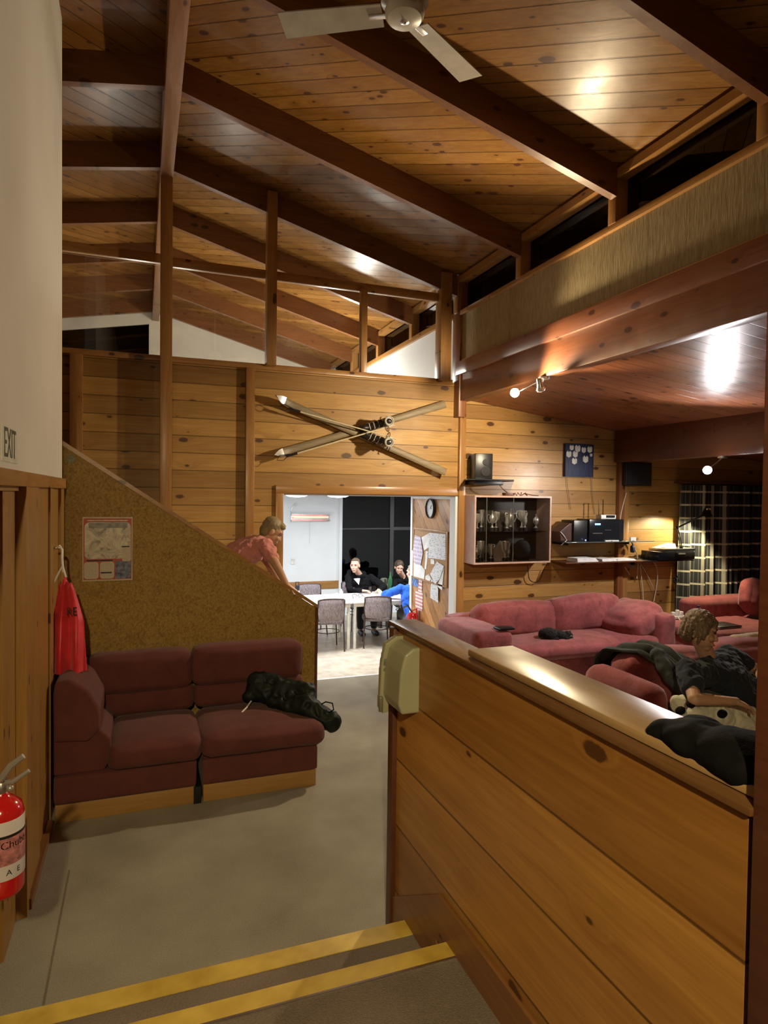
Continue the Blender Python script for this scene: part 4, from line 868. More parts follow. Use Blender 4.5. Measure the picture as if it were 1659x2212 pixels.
MB().tube([(4.61, 6.35, 1.60), (4.66, 6.345, 1.55), (4.70, 6.35, 1.50), (4.62, 6.35, 1.44)], .004, 6).build('white_cord', M['wplast'], t)
t = thing('card_box', 'small white and black box on top of the stereo', 'box', (5.32, 6.4, 1.75)); MB().box(5.20, 5.42, 6.36, 6.46, 1.752, 1.80, .004).build('box', M['wplast'], t); MB().box(5.27, 5.40, 6.355, 6.361, 1.765, 1.795).build('black_print', M['black'], t)
t = thing('wire_frame', 'upright black rectangular loop above the stereo', 'frame', (5.24, 6.4, 1.80)); m = MB(); q = [(5.195, 6.40, 1.80), (5.195, 6.40, 1.985), (5.255, 6.40, 1.985), (5.255, 6.40, 1.80), (5.195, 6.40, 1.80)]; m.tube(q, .006, 6); m.build('loop', M['black'], t)
for k, (x_, w_, h_) in enumerate(((4.98, .30, .045), (5.30, .22, .03), (5.56, .28, .022))):
    t = thing('magazine_stack', ['thick stack of white magazines left on the lower shelf', 'thin stack of white papers mid lower shelf', 'flat pale folder at the right of the lower shelf'][k], 'papers', (x_, 6.42, 1.238), 'papers on the lower shelf')
    n_ = 3 if k == 0 else 2
    for j in range(n_): MB().box(x_-w_/2+.006*j, x_+w_/2-.01*j, 6.31+.01*j, 6.52, 1.239+h_*j/n_, 1.239+h_*(j+.8)/n_).build('magazine', M['paper'], t)
for k in range(2):
    t = thing('remote_control', ['pale remote lying on the glass shelf edge', 'white charger block at the right end of the glass shelf'][k], 'remote' if k == 0 else 'charger', ((5.12, 5.62)[k], 6.3, 1.482))
    MB().box((5.20, 5.58)[k], (5.40, 5.66)[k], 6.275, 6.30, 1.482, (1.497, 1.53)[k], .003).build('body', M['wplast'], t)
    MB().box((5.28, 5.60)[k], (5.30, 5.62)[k], 6.272, 6.276, 1.486, 1.492).build('button', M['steel'], t)
# AV receiver + flat player with cables, desk lamp
t = thing('av_receiver', 'black amplifier with silver trim on the right of the lower shelf', 'amplifier', (6.35, 6.4, 1.232))
MB().box(6.02, 6.60, 6.28, 6.58, 1.236, 1.34, .004).build('chassis', M['stereo'], t); fp = MB().box(6.30, 6.60, 6.272, 6.281, 1.245, 1.33, .002).build('front_panel', M['blackm'], t)
for k in range(4): MB().lathe([(.016, -.002), (.016, .012), (.01, .014)], (6.34+.075*k, 6.274, 1.27), 14, 'Y').build('knob', M['silver'], fp)
MB().box(6.33, 6.44, 6.268, 6.273, 1.305, 1.32).build('silver_label', M['silver'], fp)
t = thing('disc_player', 'flat player with bright lid lying on the amplifier', 'player', (6.35, 6.42, 1.34)); MB().box(6.12, 6.64, 6.30, 6.56, 1.342, 1.375, .004).build('chassis', M['steel'], t); MB().box(6.14, 6.62, 6.296, 6.301, 1.346, 1.37).build('front', M['black'], t)
t = thing('tilted_book', 'open-topped pale booklet leaning on the amplifier', 'book', (6.3, 6.45, 1.375)); MB().prism([(6.16, 6.40, 1.377), (6.42, 6.40, 1.377), (6.40, 6.40, 1.43)], (0, .14, 0)).build('cover', M['paper'], t, smooth=False)
CW = plain('white_cable', (.62, .55, .45), .5)
def cable(label, pts, r=.006, mat=None):
    t = thing('cable', label, 'cable', tuple(pts[0]), 'loose cables on the living wall')
    P_ = [Vector(p) for p in pts]; q = []
    for i in range(len(P_)-1):
        p0, p1, p2, p3 = P_[max(i-1, 0)], P_[i], P_[i+1], P_[min(i+2, len(P_)-1)]
        for k in range(6):
            u = k/6; q.append(.5*((2*p1)+(p2-p0)*u+(2*p0-5*p1+4*p2-p3)*u*u+(3*p1-p0-3*p2+p3)*u**3))
    q.append(P_[-1]); MB().tube(q, r, 6).build('cord', mat or CW, t)
W6 = lambda px, py, y=6.58: tuple(at(px, py, y=y))
cable('white cable dropping from the glass shelf past the post', [W6(1362, 1168), W6(1374, 1192), W6(1378, 1215), W6(1376, 1250)])
cable('pale cable looping down from the amplifier to the floor', [W6(1404, 1203), W6(1418, 1225), W6(1420, 1255), W6(1412, 1300)])
cable('long white cable hanging behind the pink sofa', [W6(1383, 1222), W6(1386, 1250), W6(1389, 1280), W6(1390, 1320)])
cable('thin pale cable fanning right below the shelf', [W6(1382, 1215), W6(1396, 1238), W6(1408, 1262), W6(1414, 1275)], .004)
cable('pale cable running up the post above the stereo', [W6(1353, 1065), W6(1346, 1090), W6(1340, 1120), W6(1337, 1165)])
cable('short white stub of cable beside the post', [W6(1350, 1225), W6(1356, 1235), W6(1361, 1242)], .007)
cable('brown wire hanging below the tulip painting', [W6(1224, 1032, 6.63), W6(1227, 1060, 6.63), W6(1233, 1100, 6.63)], .003, plain('dark_brown_wire', (.14, .06, .02), .6))
cable('second brown wire below the painting, further right', [W6(1278, 1032, 6.63), W6(1280, 1070, 6.63), W6(1285, 1110, 6.63)], .003, plain('thin_brown_wire', (.14, .06, .02), .6))
cable('dark wire loop under the trophy cabinet', [W6(1140, 1222, 6.6), W6(1143, 1250, 6.6), W6(1155, 1258, 6.6), W6(1166, 1252, 6.6), W6(1176, 1228, 6.6)], .005, M['black'])
cable('dark wire with a plug hanging below the amplifier', [W6(1462, 1208, 6.5), W6(1460, 1235, 6.5), W6(1466, 1255, 6.5), W6(1458, 1258, 6.5)], .005, M['black'])
p = Vector(W6(1367, 1185, 6.55)); t = thing('power_plug', 'dark blue plug hanging from the cable by the post', 'plug', tuple(p)); MB().cushion(p.x-.035, p.x+.03, p.y-.02, p.y+.02, p.z-.05, p.z+.04, .018, .003, n=4).build('body', M['canvas'], t); MB().cyl(p+Vector((0, 0, .04)), p+Vector((-.01, 0, .07)), .008).build('pin', M['black'], t)
p = Vector(W6(1458, 1254, 6.5)); t = thing('hanging_adapter', 'small round dark adapter dangling below the amplifier', 'adapter', tuple(p)); MB().ball(p, (.035, .02, .035)).build('body', M['black'], t); MB().cyl(p+Vector((0, 0, .03)), p+Vector((.005, 0, .06)), .006).build('neck', M['black'], t)
t = thing('double_outlet', 'grey wall outlet under the shelf beside the post', 'outlet', W6(1362, 1219, 6.64)); p = at(1362, 1219, y=6.645); MB().box(p.x-.07, p.x+.07, 6.635, 6.648, p.z-.045, p.z+.045, .003).build('plate', plain('grey_plate', (.25, .22, .19), .4), t); MB().box(p.x-.01, p.x+.03, 6.60, 6.636, p.z-.005, p.z+.03, .004).build('plug', M['black'], t)
t = thing('desk_lamp', 'black swing-arm lamp clamped to the shelf end, shining on the curtain', 'lamp', W6(1468, 1180, 6.3))
b0, b1, b2 = Vector((6.44, 6.34, 1.40)), at(1463, 1140, y=6.3), at(1520, 1112, y=6.2)
for d_ in (-.012, .012): MB().cyl(b0+Vector((d_, 0, 0)), b1+Vector((d_, 0, 0)), .006, 8).build('lower_arm', M['black'], t); MB().cyl(b1+Vector((0, d_, 0)), b2+Vector((0, d_, 0)), .006, 8).build('upper_arm', M['black'], t)
MB().ball(b1, .022).build('joint', M['black'], t); MB().cyl(b0+Vector((0, 0, -.03)), b0, .022).build('clamp', M['black'], t)
hd = at(1526, 1112, y=6.2)
shd = MB().lathe([(.02, .09), (.03, .075), (.04, .05), (.075, -.02), (.072, -.02), (.036, .046), (.02, .07)], hd, 28).build('shade', M['black'], t)
MB().lathe([(.004, -.012), (.022, 0), (.026, .02), (.014, .045)], hd+Vector((0, 0, -.0)), 16).build('bulb', emit('desk_bulb', (1, .9, .6), 14), shd)
for dx in (-.02, .02): MB().ball(hd+Vector((dx, -.03, .075)), .014, u=10, v=8).build('vent', M['silver'], shd)
# ------------------------------------------------------------------ curtains
s = NT('dark_checked_curtain', .85, .1)
uu = s.n('UVMap').outputs[0]; sp = s.n('SeparateXYZ', {0: uu}); U, V = sp.outputs[0], sp.outputs[1]
def band(v, n_, w_): return s.ma('LESS_THAN', s.ma('ABSOLUTE', s.ma('SUBTRACT', s.ma('FRACT', s.ma('MULTIPLY', v, n_)), .5)), w_)
lu = s.ma('MULTIPLY', band(U, 7., .13), .55); lv = s.ma('MULTIPLY', band(V, 10., .07), 1.)
lu2 = s.ma('MULTIPLY', band(s.ma('ADD', U, .02), 28., .10), .16)
fm = s.ma('MAXIMUM', s.ma('MAXIMUM', lv, lu), lu2, clamp=True)
M['curtain'] = s.out(s.mix(fm, (.03, .033, .038), (.50, .48, .38)))
def curtain(label, x0, x1, n_, amp, ph):
    t = thing('curtain', label, 'curtain', ((x0+x1)/2, 6.5, 2.18), 'checked curtains at the living window')
    top = 2.19
    def f(u, v):
        a_ = u*n_*2*pi+ph; sp_ = 1+.04*v
        return Vector(((x0+x1)/2+(x0+(x1-x0)*u-(x0+x1)/2)*sp_+.012*sin(a_*2), 6.53+amp*(sin(a_+.5*sin(a_*.37+ph))*(.55+.45*v)+.3*sin(a_*.41+ph)), top-(top-.15)*v))
    m = MB(); m.grid(f, int(n_*14), 40, 0); b = m.bm; uv = b.loops.layers.uv.new('UVMap')
    b.verts.ensure_lookup_table(); b.verts.index_update(); L_ = x1-x0
    for fc_ in b.faces:
        for lp in fc_.loops: lp[uv].uv = ((lp.vert.index//41)/(n_*14)*L_*1.5+ph, (top-lp.vert.co.z)/1.75)
    m.build('cloth', M['curtain'], t)
    MB().cyl((x0, 6.53, top+.012), (x1, 6.53, top+.012), .012).build('header_tape', M['black'], t)
curtain('checked dark curtain panel at the left of the living window', 6.62, 7.42, 4, .08, .3)
curtain('bunched dark curtain panel further right by the lamp', 7.40, 7.98, 6, .09, 1.2)
curtain('dark checked curtain panel at the far right edge', 7.96, 8.75, 7, .06, 2.1)
t = thing('curtain_rail', 'dark curtain rail over the living window', 'curtain rail', (7.6, 6.55, 2.21)); MB().box(6.60, 8.78, 6.48, 6.648, 2.21, 2.235, .003).build('rail', M['dkwood'], t)
# ------------------------------------------------------------------ living sofas
PK = M['pink']
def cush(name, b, parent, r=.06, puff=.03, disp=.02, sc=.18, n=14, mat=None, rot=None, piv=None):
    m = MB().cushion(*b, r, puff, n=n)
    if rot:
        pv = Matrix.Translation(piv); m.xf(pv @ Euler(rot).to_matrix().to_4x4() @ pv.inverted())
    return m.build(name, mat or PK, parent, disp=[(disp, sc), (.006, .05)])
t = thing('sofa', 'long dusty-red sofa against the living wall, with the black cat asleep on its seat', 'sofa', (4.4, 6.1, 0))
cush('base', (3.10, 5.62, 5.72, 6.50, .06, .34), t, .04, .01, .008)
cush('left_arm', (3.05, 3.50, 5.52, 6.46, .06, .66), t, .08, .01, .012)
cush('right_arm', (5.42, 5.66, 5.60, 6.46, .06, .70), t, .05, .01, .012)
cush('seat_cushion', (3.48, 5.44, 5.60, 6.30, .30, .47), t, .07, .03, .02)
cush('backrest', (3.2, 5.62, 6.34, 6.58, .06, .68), t, .06, .01, .01)
cush('back_cushion', (3.45, 4.45, 6.10, 6.38, .42, .79), t, .08, .04, .03, rot=(R(-8), 0, 0), piv=(3.9, 6.3, .45))
cush('back_cushion', (4.38, 5.35, 6.08, 6.38, .42, .82), t, .08, .04, .03, rot=(R(-8), R(-3), 0), piv=(4.8, 6.3, .45))
cush('side_cushion', (5.05, 5.62, 5.72, 6.28, .44, .74), t, .09, .05, .03, rot=(0, R(-18), R(12)), piv=(5.35, 6.0, .6))
t = thing('tray_cap', 'dark flat object lying on the left sofa arm', 'tray', (3.45, 5.6, .665)); MB().cushion(3.34, 3.52, 5.56, 5.70, .665, .69, .01, .002, n=4).build('body', M['black'], t); MB().box(3.36, 3.50, 5.555, 5.56, .668, .686).build('edge', M['blackm'], t)
ct = thing('cat', 'black animal curled asleep on the long red sofa seat', 'cat', (4.45, 5.85, .47))
FUR = fabric('black_fur', (.008, .007, .007), 90, .8, .5, .1)
c0 = at(1187, 1378, y=5.82); zc = .52
m = MB(); m.ball((c0.x, 5.84, zc+.005), (.115, .10, .072)); m.ball((c0.x+.10, 5.82, zc-.005), (.10, .085, .055)); m.ball((c0.x+.215, 5.80, zc-.012), (.062, .055, .047)); m.ball((c0.x+.155, 5.80, zc-.02), (.07, .06, .045))
m.caps((c0.x+.20, 5.79, zc+.02), .014, (c0.x+.195, 5.785, zc+.045), .004); m.caps((c0.x+.235, 5.79, zc+.018), .014, (c0.x+.242, 5.785, zc+.04), .004)
m.caps((c0.x-.10, 5.80, zc-.03), .02, (c0.x+.05, 5.74, zc-.035), .016); m.caps((c0.x+.24, 5.76, zc-.035), .02, (c0.x+.16, 5.74, zc-.035), .018)
m.build('body', FUR, ct, remesh=.006, sm=3, disp=[(.012, .02)])
MB().tube([(c0.x+.205, 5.742, zc-.012), (c0.x+.215, 5.737, zc-.004), (c0.x+.228, 5.738, zc-.008)], .004, 6).build('highlight_line', M['pale'], ct)  # pale tube draws the small highlight on the cat's head
t = thing('sofa', 'second dusty-red sofa by the curtains, with a laptop on it', 'sofa', (7.3, 5.9, 0))
cush('base', (5.95, 8.5, 5.45, 6.35, .06, .40), t, .04, .01, .01)
cush('seat_cushion', (5.93, 7.2, 5.38, 6.15, .38, .52), t, .05, .02, .015); cush('seat_cushion', (7.2, 8.5, 5.38, 6.15, .38, .52), t, .05, .02, .015)
cush('backrest', (6.45, 8.5, 6.10, 6.40, .40, .745), t, .07, .015, .012)
cush('scatter_cushion', (7.05, 7.75, 5.82, 6.05, .52, .92), t, .08, .05, .02, rot=(R(-14), R(24), 0), piv=(7.4, 5.9, .70))
t = thing('laptop', 'thin grey laptop lying open-edged on the second red sofa', 'laptop', (6.45, 5.45, .53)); p = at(1560, 1352, z=.535)
MB().box(p.x-.17, p.x+.17, p.y-.12, p.y+.12, .532, .545, .003).build('base', M['steel'], t); MB().box(p.x-.17, p.x+.17, p.y-.12, p.y+.12, .546, .553, .002).build('lid', M['black'], t)
t = thing('power_board', 'white power board with chargers on the sofa corner', 'power board', tuple(at(1463, 1335, z=.50))); p = at(1463, 1337, z=.52)
MB().box(p.x-.12, p.x+.12, p.y-.03, p.y+.03, .525, .56, .006).build('body', M['wplast'], t)
for k in (-.07, 0, .06): MB().box(p.x+k-.02, p.x+k+.02, p.y-.02, p.y+.02, .56, .61+.02*(k == 0), .005).build('charger', M['wplast'], t)
cable('white charger cord looping off the power board to the floor', [(p.x-.02, p.y-.03, .55), (p.x-.05, p.y-.15, .47), (p.x+.02, p.y-.2, .42), (p.x+.05, p.y-.12, .47), (p.x-.03, p.y-.2, .35), (p.x+.02, p.y-.25, .12), (p.x+.05, p.y-.25, .02)])
t = thing('water_bottle', 'clear bottle standing behind the seated man by the curtain', 'bottle', tuple(at(1508, 1318, y=5.9))); p = at(1508, 1335, y=5.95); MB().lathe([(.028, 0), (.03, .01), (.03, .11), (.012, .14), (.012, .16)], (p.x, p.y, .53), 16).build('body', M['clear'], t); MB().lathe([(.014, 0), (.014, .02)], (p.x, p.y, .69), 12).build('cap', M['canvas'], t)
t = thing('sofa', 'near dusty-red sofa with a grey jacket over its arm', 'sofa', (3.9, 3.5, 0))
cush('base', (3.12, 5.3, 2.95, 3.85, .06, .32), t, .04, .01, .01)
cush('left_arm', (3.04, 3.25, 3.22, 3.92, .06, .78), t, .10, .01, .012)
cush('seat_cushion', (3.24, 4.15, 2.92, 3.62, .30, .46), t, .06, .03, .015); cush('seat_cushion', (4.15, 5.2, 2.92, 3.62, .30, .46), t, .06, .03, .015)
cush('backrest', (3.1, 5.3, 3.72, 3.98, .06, .70), t, .07, .01, .012)
cush('back_cushion', (3.24, 4.0, 3.52, 3.82, .42, .87), t, .09, .04, .02, rot=(R(-8), 0, 0), piv=(3.5, 3.7, .45)); cush('back_cushion', (4.0, 4.9, 3.52, 3.82, .42, .89), t, .09, .04, .02, rot=(R(-8), 0, 0), piv=(4.5, 3.7, .45))
heap('throw', fabric('cream_throw_cloth', (.50, .38, .24), 150, sheen=.2), 'beige throw over the near sofa back behind the man', 'throw', [((4.35, 3.72, .90), .05, (4.95, 3.70, .91), .055), ((4.5, 3.66, .86), .04, (4.9, 3.62, .84), .04)], disp=((.02, .1),))
t = thing('jacket', 'dark grey jacket draped over the near sofa arm and back', 'jacket', (3.35, 3.6, .5))
JK = fabric('dark_grey_fleece', (.045, .05, .05), 140, .9, .35, .08)
path = [V3 for V3 in map(Vector, ((3.44, 3.99, .62), (3.44, 3.98, .78), (3.42, 3.86, .90), (3.46, 3.62, .915), (3.54, 3.44, .80), (3.64, 3.36, .66), (3.74, 3.28, .52), (3.82, 3.16, .49)))]
def drape(u, v):
    k = v*(len(path)-1); i = min(int(k), len(path)-2); p = path[i].lerp(path[i+1], k-i)
    wd = .20*(1-.55*v**2)+.02*sin(v*9); a = (u-.5)*2
    fold = .018*sin(u*17+v*4)+.012*sin(u*31-v*7)
    return p+Vector((a*wd, -.10*a*v-.05*abs(a)*v-fold*v*1.2, fold*(1-v*.6)-.02*a*a+.012*sin(v*14+u*5)))
MB().grid(drape, 44, 44, .014).build('cloth', JK, t, disp=[(.014, .08)])
m = MB(); m.caps((3.42, 3.55, .90), .055, (3.40, 3.42, .78), .05); m.caps((3.40, 3.42, .78), .05, (3.52, 3.28, .60), .042); m.caps((3.52, 3.28, .60), .042, (3.72, 3.18, .51), .034); m.build('sleeve', JK, t, remesh=.008, sm=5, disp=[(.02, .08)])
WG = fabric('cream_garment', (.62, .60, .47), 150, .8, .12, .2)
t = heap('garment', WG, 'cream and black garment bunched on the near sofa beside the man', 'garment',
     [(at(1470, 1522, y=3.16), .055, at(1530, 1528, y=3.12), .085), (at(1500, 1545, y=3.08), .07, at(1560, 1552, y=3.08), .075), (at(1535, 1535, y=3.12), .075, at(1622, 1545, y=3.14), .06), (at(1590, 1560, y=3.08), .06, at(1625, 1575, y=3.08), .05), (at(1480, 1560, y=3.1), .06, at(1560, 1590, y=3.1), .07)], disp=((.04, .12), (.018, .08, 'MARBLE')))
for px_, py_, yy in ((1493, 1520, 3.03), (1560, 1542, 3.01), (1470, 1535, 3.10)):
    q = at(px_, py_, y=yy); MB().ball((q.x, q.y, q.z), (.034, .03, .02), rot=Euler((0, -.5, .3)).to_matrix()).build('black_patch', M['coatblk'], t)
# black coat on the shelf of the low wall
heap('coat', M['coatblk'], 'big black coat heaped on the shelf of the low wall', 'coat',
     [((1.105, 1.16, 1.462), .014, (1.105, .90, 1.462), .018)],
     [((1.165, 1.07, 1.465), (.085, .11, .042)), ((1.175, .96, 1.465), (.10, .13, .055)), ((1.15, 1.14, 1.463), (.062, .05, .03)), ((1.28, 1.04, 1.43), (.075, .15, .05)), ((1.24, 1.15, 1.46), (.06, .05, .03))],
     vox=.005, sm=6, disp=((.014, .1), (.010, .10, 'MARBLE')))
# ------------------------------------------------------------------ people
def V(*a): return Vector(a)
def head(m, c, f, u, s=1.):
    """adds head shapes to MB m; c = centre of the head, f = facing, u = up"""
    f = Vector(f).normalized(); u = (Vector(u)-f*Vector(u).dot(f)).normalized(); r = f.cross(u)
    rot = Matrix((r, f, u)).transposed()
    P = lambda a, b, d: c+(r*a+f*b+u*d)*s
    m.ball(P(0, -.012, .03), (.074*s, .093*s, .088*s), rot=rot); m.ball(P(0, .03, -.035), (.058*s, .062*s, .072*s), rot=rot)
    m.ball(P(0, .055, -.088), (.032*s, .030*s, .026*s), rot=rot)                       # chin
    m.caps(P(0, .082, .012), .009*s, P(0, .098, -.024), .0125*s)                        # nose
    m.ball(P(0, .086, -.06), (.026*s, .012*s, .011*s), rot=rot)                        # mouth
    m.caps(P(-.045, .072, .035), .011*s, P(.045, .072, .035), .011*s)                  # brow
    for k in (-1, 1):
        m.ball(P(k*.036, .068, -.022), (.024*s, .020*s, .022*s), rot=rot); m.ball(P(k*.076, -.008, -.005), (.012*s, .022*s, .032*s), rot=rot)
    return P, rot
def hand(m, w, d, n, curl=.5, side=1, s=1.):
    """w wrist, d pointing direction, n back-of-hand normal, side +1/-1 thumb side"""
    d = Vector(d).normalized(); n = (Vector(n)-d*Vector(n).dot(d)).normalized(); r = d.cross(n)*side
    for k in (-.026, -.009, .009, .026): m.caps(w+r*k*.6*s, .017*s, w+d*.085*s+r*k*s, .0125*s)
    for i, (k, L_) in enumerate(((.030, .070), (.010, .078), (-.010, .072), (-.029, .058))):
        p = w+(d*.088+r*k)*s; dd = d.copy()
        for j, fr in enumerate((.45, .32, .24)):
            a = curl*(.5+.45*j); dd2 = (dd*cos(a)-n*sin(a)).normalized(); q = p+dd2*L_*fr*s
            m.caps(p, (.0095-.001*j)*s, q, (.0088-.001*j)*s, 8); p = q; dd = dd2
    p = w+(d*.03+r*.03)*s; td = (d*.6+r*.75-n*.15).normalized(); q = p+td*.042*s; m.caps(p, .013*s, q, .011*s, 8); q2 = q+(td*.6+d*.6-n*.3).normalized()*.032*s; m.caps(q, .0105*s, q2, .0085*s, 8)
def limb(m, pts, rs):
    for (a, b), (p, q) in zip(zip(pts, pts[1:]), zip(rs, rs[1:])): m.caps(a, p, b, q)
def eyes(t, P, rot, s=1., lip=True):
    for k in (-1, 1):
        MB().ball(P(k*.031, .082, .018), (.011*s, .006*s, .0055*s), rot=rot, u=10, v=6).build('eye', M['eye'], t)
        MB().caps(P(k*.018, .088, .037), .0035*s, P(k*.048, .078, .036), .003*s).build('eyebrow', M['brow'], t)
    if lip: MB().ball(P(0, .096, -.06), (.022*s, .006*s, .0055*s), rot=rot, u=10, v=6).build('lips', M['lip'], t)
M['brow'] = plain('eyebrow_brown', (.16, .09, .05), .8)
def hairmat(name, a, b):
    s = NT(name, .5, .3); f = s.noise(s.vec(s.ma('MULTIPLY', s.dot(X), 60.), s.ma('MULTIPLY', s.dot(Y), 60.), s.ma('MULTIPLY', s.dot(Z), 14.)), 2., 4, .6, .8)
    return s.out(s.ramp(f, [(.3, a), (.7, b)]), None, f, .5, .004)
def torso(m, hips, chest, neck, sh, w=.165, dpt=.11, front=(0, -1, 0)):
    """hips, chest, neck joints, sh = (left shoulder, right shoulder)"""
    ax = (sh[1]-sh[0]).normalized()
    for k in (-1, -.4, .4, 1):
        o = ax*k
        m.caps(hips+o*w*.42, dpt, chest+o*w*.5, dpt*.98); m.caps(chest+o*w*.5, dpt*.98, neck*.35+(sh[1] if k > 0 else sh[0])*.35+chest*.3+o*.01, dpt*.8)
    for q in sh: m.caps(chest+(q-chest)*.6, dpt*.75, q, .062); m.caps(neck+V(0, 0, -.02), .052, q, .055)
# --- person in pink shirt bending over the balustrade on the stairs
t = thing('person', 'person in a pink T-shirt bending over the stair balustrade', 'person', (.75, 5.75, .56))
hd = V(1.075, 5.66, 1.665); sh = (V(.985, 5.50, 1.555), V(.93, 5.83, 1.56)); hips = V(.69, 5.72, 1.38); chest = V(.87, 5.68, 1.50); neck = V(.985, 5.67, 1.60)
m = MB(); P, rot = head(m, hd, (.80, -.12, -.55), (.62, -.05, .78), .98)
limb(m, [neck, hd+V(-.02, 0, -.03)], [.05, .048])
m.caps(hips, .10, chest, .10); limb(m, [sh[0], V(1.045, 5.27, 1.40), V(1.085, 5.08, 1.275)], [.05, .036, .024]); limb(m, [sh[1], V(1.06, 5.75, 1.38), V(1.12, 5.52, 1.22)], [.05, .036, .024])
hand(m, V(1.09, 5.065, 1.27), (.75, -.3, -.55), (.4, -.1, .8), .35, 1); hand(m, V(1.12, 5.52, 1.22), (.6, -.6, -.4), (.4, 0, .9), .5, -1)
for k in (-1, 1): limb(m, [hips+V(0, k*.085, -.02), V(.78, 5.72+k*.09, .96), V(.70, 5.72+k*.09, .60)], [.085, .058, .042]); m.caps(V(.70, 5.72+k*.09, .59), .036, V(.83, 5.72+k*.09, .575), .03)
m.build('body', M['skin2'], t, remesh=.006, sm=2)
eyes(t, P, rot)
m = MB(); m.ball(P(0, -.028, .045), (.082, .092, .088), rot=rot); m.ball(P(0, -.055, -.01), (.074, .06, .075), rot=rot); m.ball(P(0, .035, .088), (.06, .045, .035), rot=rot)
m.build('hair', hairmat('short_grey_blond_hair', (.16, .12, .06), (.34, .27, .16)), t, remesh=.006, sm=2, disp=[(.01, .03)])
PS = fabric('pink_cotton', (.56, .22, .20), 200, .9, .15, .15)
m = MB(); torso(m, V(.68, 5.72, 1.40), chest, neck+V(-.03, 0, -.03), sh, .17, .115)
m.caps(sh[0], .068, sh[0]+V(.035, -.13, -.09), .06); m.caps(sh[1], .068, sh[1]+V(.07, -.04, -.10), .06); m.caps(V(.68, 5.72, 1.38), .13, V(.74, 5.69, 1.28), .11)
m.build('shirt', PS, t, remesh=.007, sm=3, disp=[(.02, .08), (.014, .06, 'MARBLE')])
m = MB()
for k in (-1, 1): limb(m, [V(.69, 5.72+k*.085, 1.33), V(.78, 5.72+k*.09, .94)], [.115, .08])
m.build('shorts', fabric('dark_shorts', (.03, .03, .04)), t, remesh=.008, sm=3)
# --- seated diners
BLK = fabric('black_hoodie_cloth', (.008, .008, .009), 200, .9, .3, .0, spec=.06)
def diner(label, hd, f, up_, hips, sh, elb, wr, cloth, clothname, hairm, hairf, skin=None, hands=((0, -1, -.2), (0, -1, -.2)), w=.17, legs=True, hood=False, neckline=0, s=1., hdn=((0, 0, 1), (0, 0, 1))):
    t = thing('person', label, 'person', (hips.x, hips.y, FZ))
    neck = (sh[0]+sh[1])/2+V(0, 0, .045); chest = hips*.35+neck*.65
    m = MB(); P, rot = head(m, hd, f, up_, s); limb(m, [neck, hd+V(0, 0, -.04)], [.055*s, .05*s]); m.caps(hips, .1, chest, .1)
    fd = Vector((f[0], f[1], 0)).normalized()
    m.caps(neck, .05, chest+V(0, 0, .02), .09)
    for i in (0, 1):
        limb(m, [sh[i], elb[i], wr[i]], [.05, .038, .026]); hand(m, wr[i], hands[i], hdn[i], .55, 1 if i else -1)
    if legs:
        for i, k in enumerate((-1, 1)):
            sgn = legs; kn = hips+V(k*.12, sgn*.42, .02); ft = V(kn.x, kn.y+sgn*.02, FZ+.08); limb(m, [hips+V(k*.09, 0, 0), kn, ft], [.085, .06, .04]); m.caps(ft+V(0, 0, -.03), .04, ft+V(0, sgn*.14, -.04), .032)
    m.build('body', skin or M['skin'], t, remesh=.007, sm=2); eyes(t, P, rot, s)
    m = MB(); torso(m, hips, chest, neck-V(0, 0, .045+neckline), sh, w, .125)
    for i in (0, 1): limb(m, [sh[i], elb[i], wr[i]*.93+elb[i]*.07], [.070, .056, .040])
    if hood:
        for k in range(9): a_ = pi*(.05+.9*k/8); m.ball(neck+V(.085*cos(a_), .07*sin(a_)+.0, .02), .04)
        m.ball(neck+V(0, .08, .03), (.09, .06, .06)); m.caps(neck+V(-.05, -.05, -.01), .03, neck+V(.05, -.05, -.01), .03)
    c_ = m.build(clothname, cloth, t, remesh=.008, sm=3, disp=[(.02, .09), (.016, .07, 'MARBLE')])
    if legs:
        m = MB()
        for k in (-1, 1):
            kn = hips+V(k*.12, legs*.42, .02); limb(m, [hips+V(k*.08, 0, 0), kn, V(kn.x, kn.y+legs*.02, FZ+.14)], [.115, .082, .06])
        m.build('trousers', fabric('black_trousers', (.012, .012, .014)), t, remesh=.01, sm=3)
        m = MB()
        for k in (-1, 1): ft = V(hips.x+k*.12, hips.y+legs*.44, FZ+.05); MB().caps(ft, .05, ft+V(0, legs*.16, -.01), .042).build('shoe', M['black'], t, remesh=.01)
    if hairf: mm = MB(); hairf(mm, P, rot); mm.build('hair', hairm, t, remesh=.006, sm=2, disp=[(.008, .03)])
    return t, c_, P, rot
def h_short(m, P, rot): m.ball(P(0, -.035, .045), (.080, .086, .086), rot=rot); m.ball(P(0, -.06, 0), (.074, .05, .07), rot=rot); m.ball(P(0, .02, .10), (.055, .04, .022), rot=rot)
def h_tied(m, P, rot): m.ball(P(0, -.025, .048), (.084, .090, .088), rot=rot); m.ball(P(0, -.05, -.01), (.08, .06, .08), rot=rot); m.ball(P(0, -.115, .03), .04)
h1 = at(767, 1222, y=10.42)
t1, c1, P, rot = diner('man in a black hoodie with a white triangle badge, seated at the dining table', h1, (-.55, -.80, -.08), (0, 0, 1), V(3.55, 10.62, .12),
    (V(3.33, 10.56, .58), V(3.73, 10.54, .56)), (V(3.26, 10.30, .42), V(3.88, 10.28, .44)), (V(3.42, 10.08, .42), V(3.70, 10.06, .42)), BLK, 'hoodie',
    hairmat('short_brown_hair', (.07, .045, .03), (.16, .11, .07)), h_short, hands=((.6, -.5, 0), (-.1, -1, -.1)), w=.19, legs=-1, hood=True)
b_ = V(3.42, 10.395, .535)
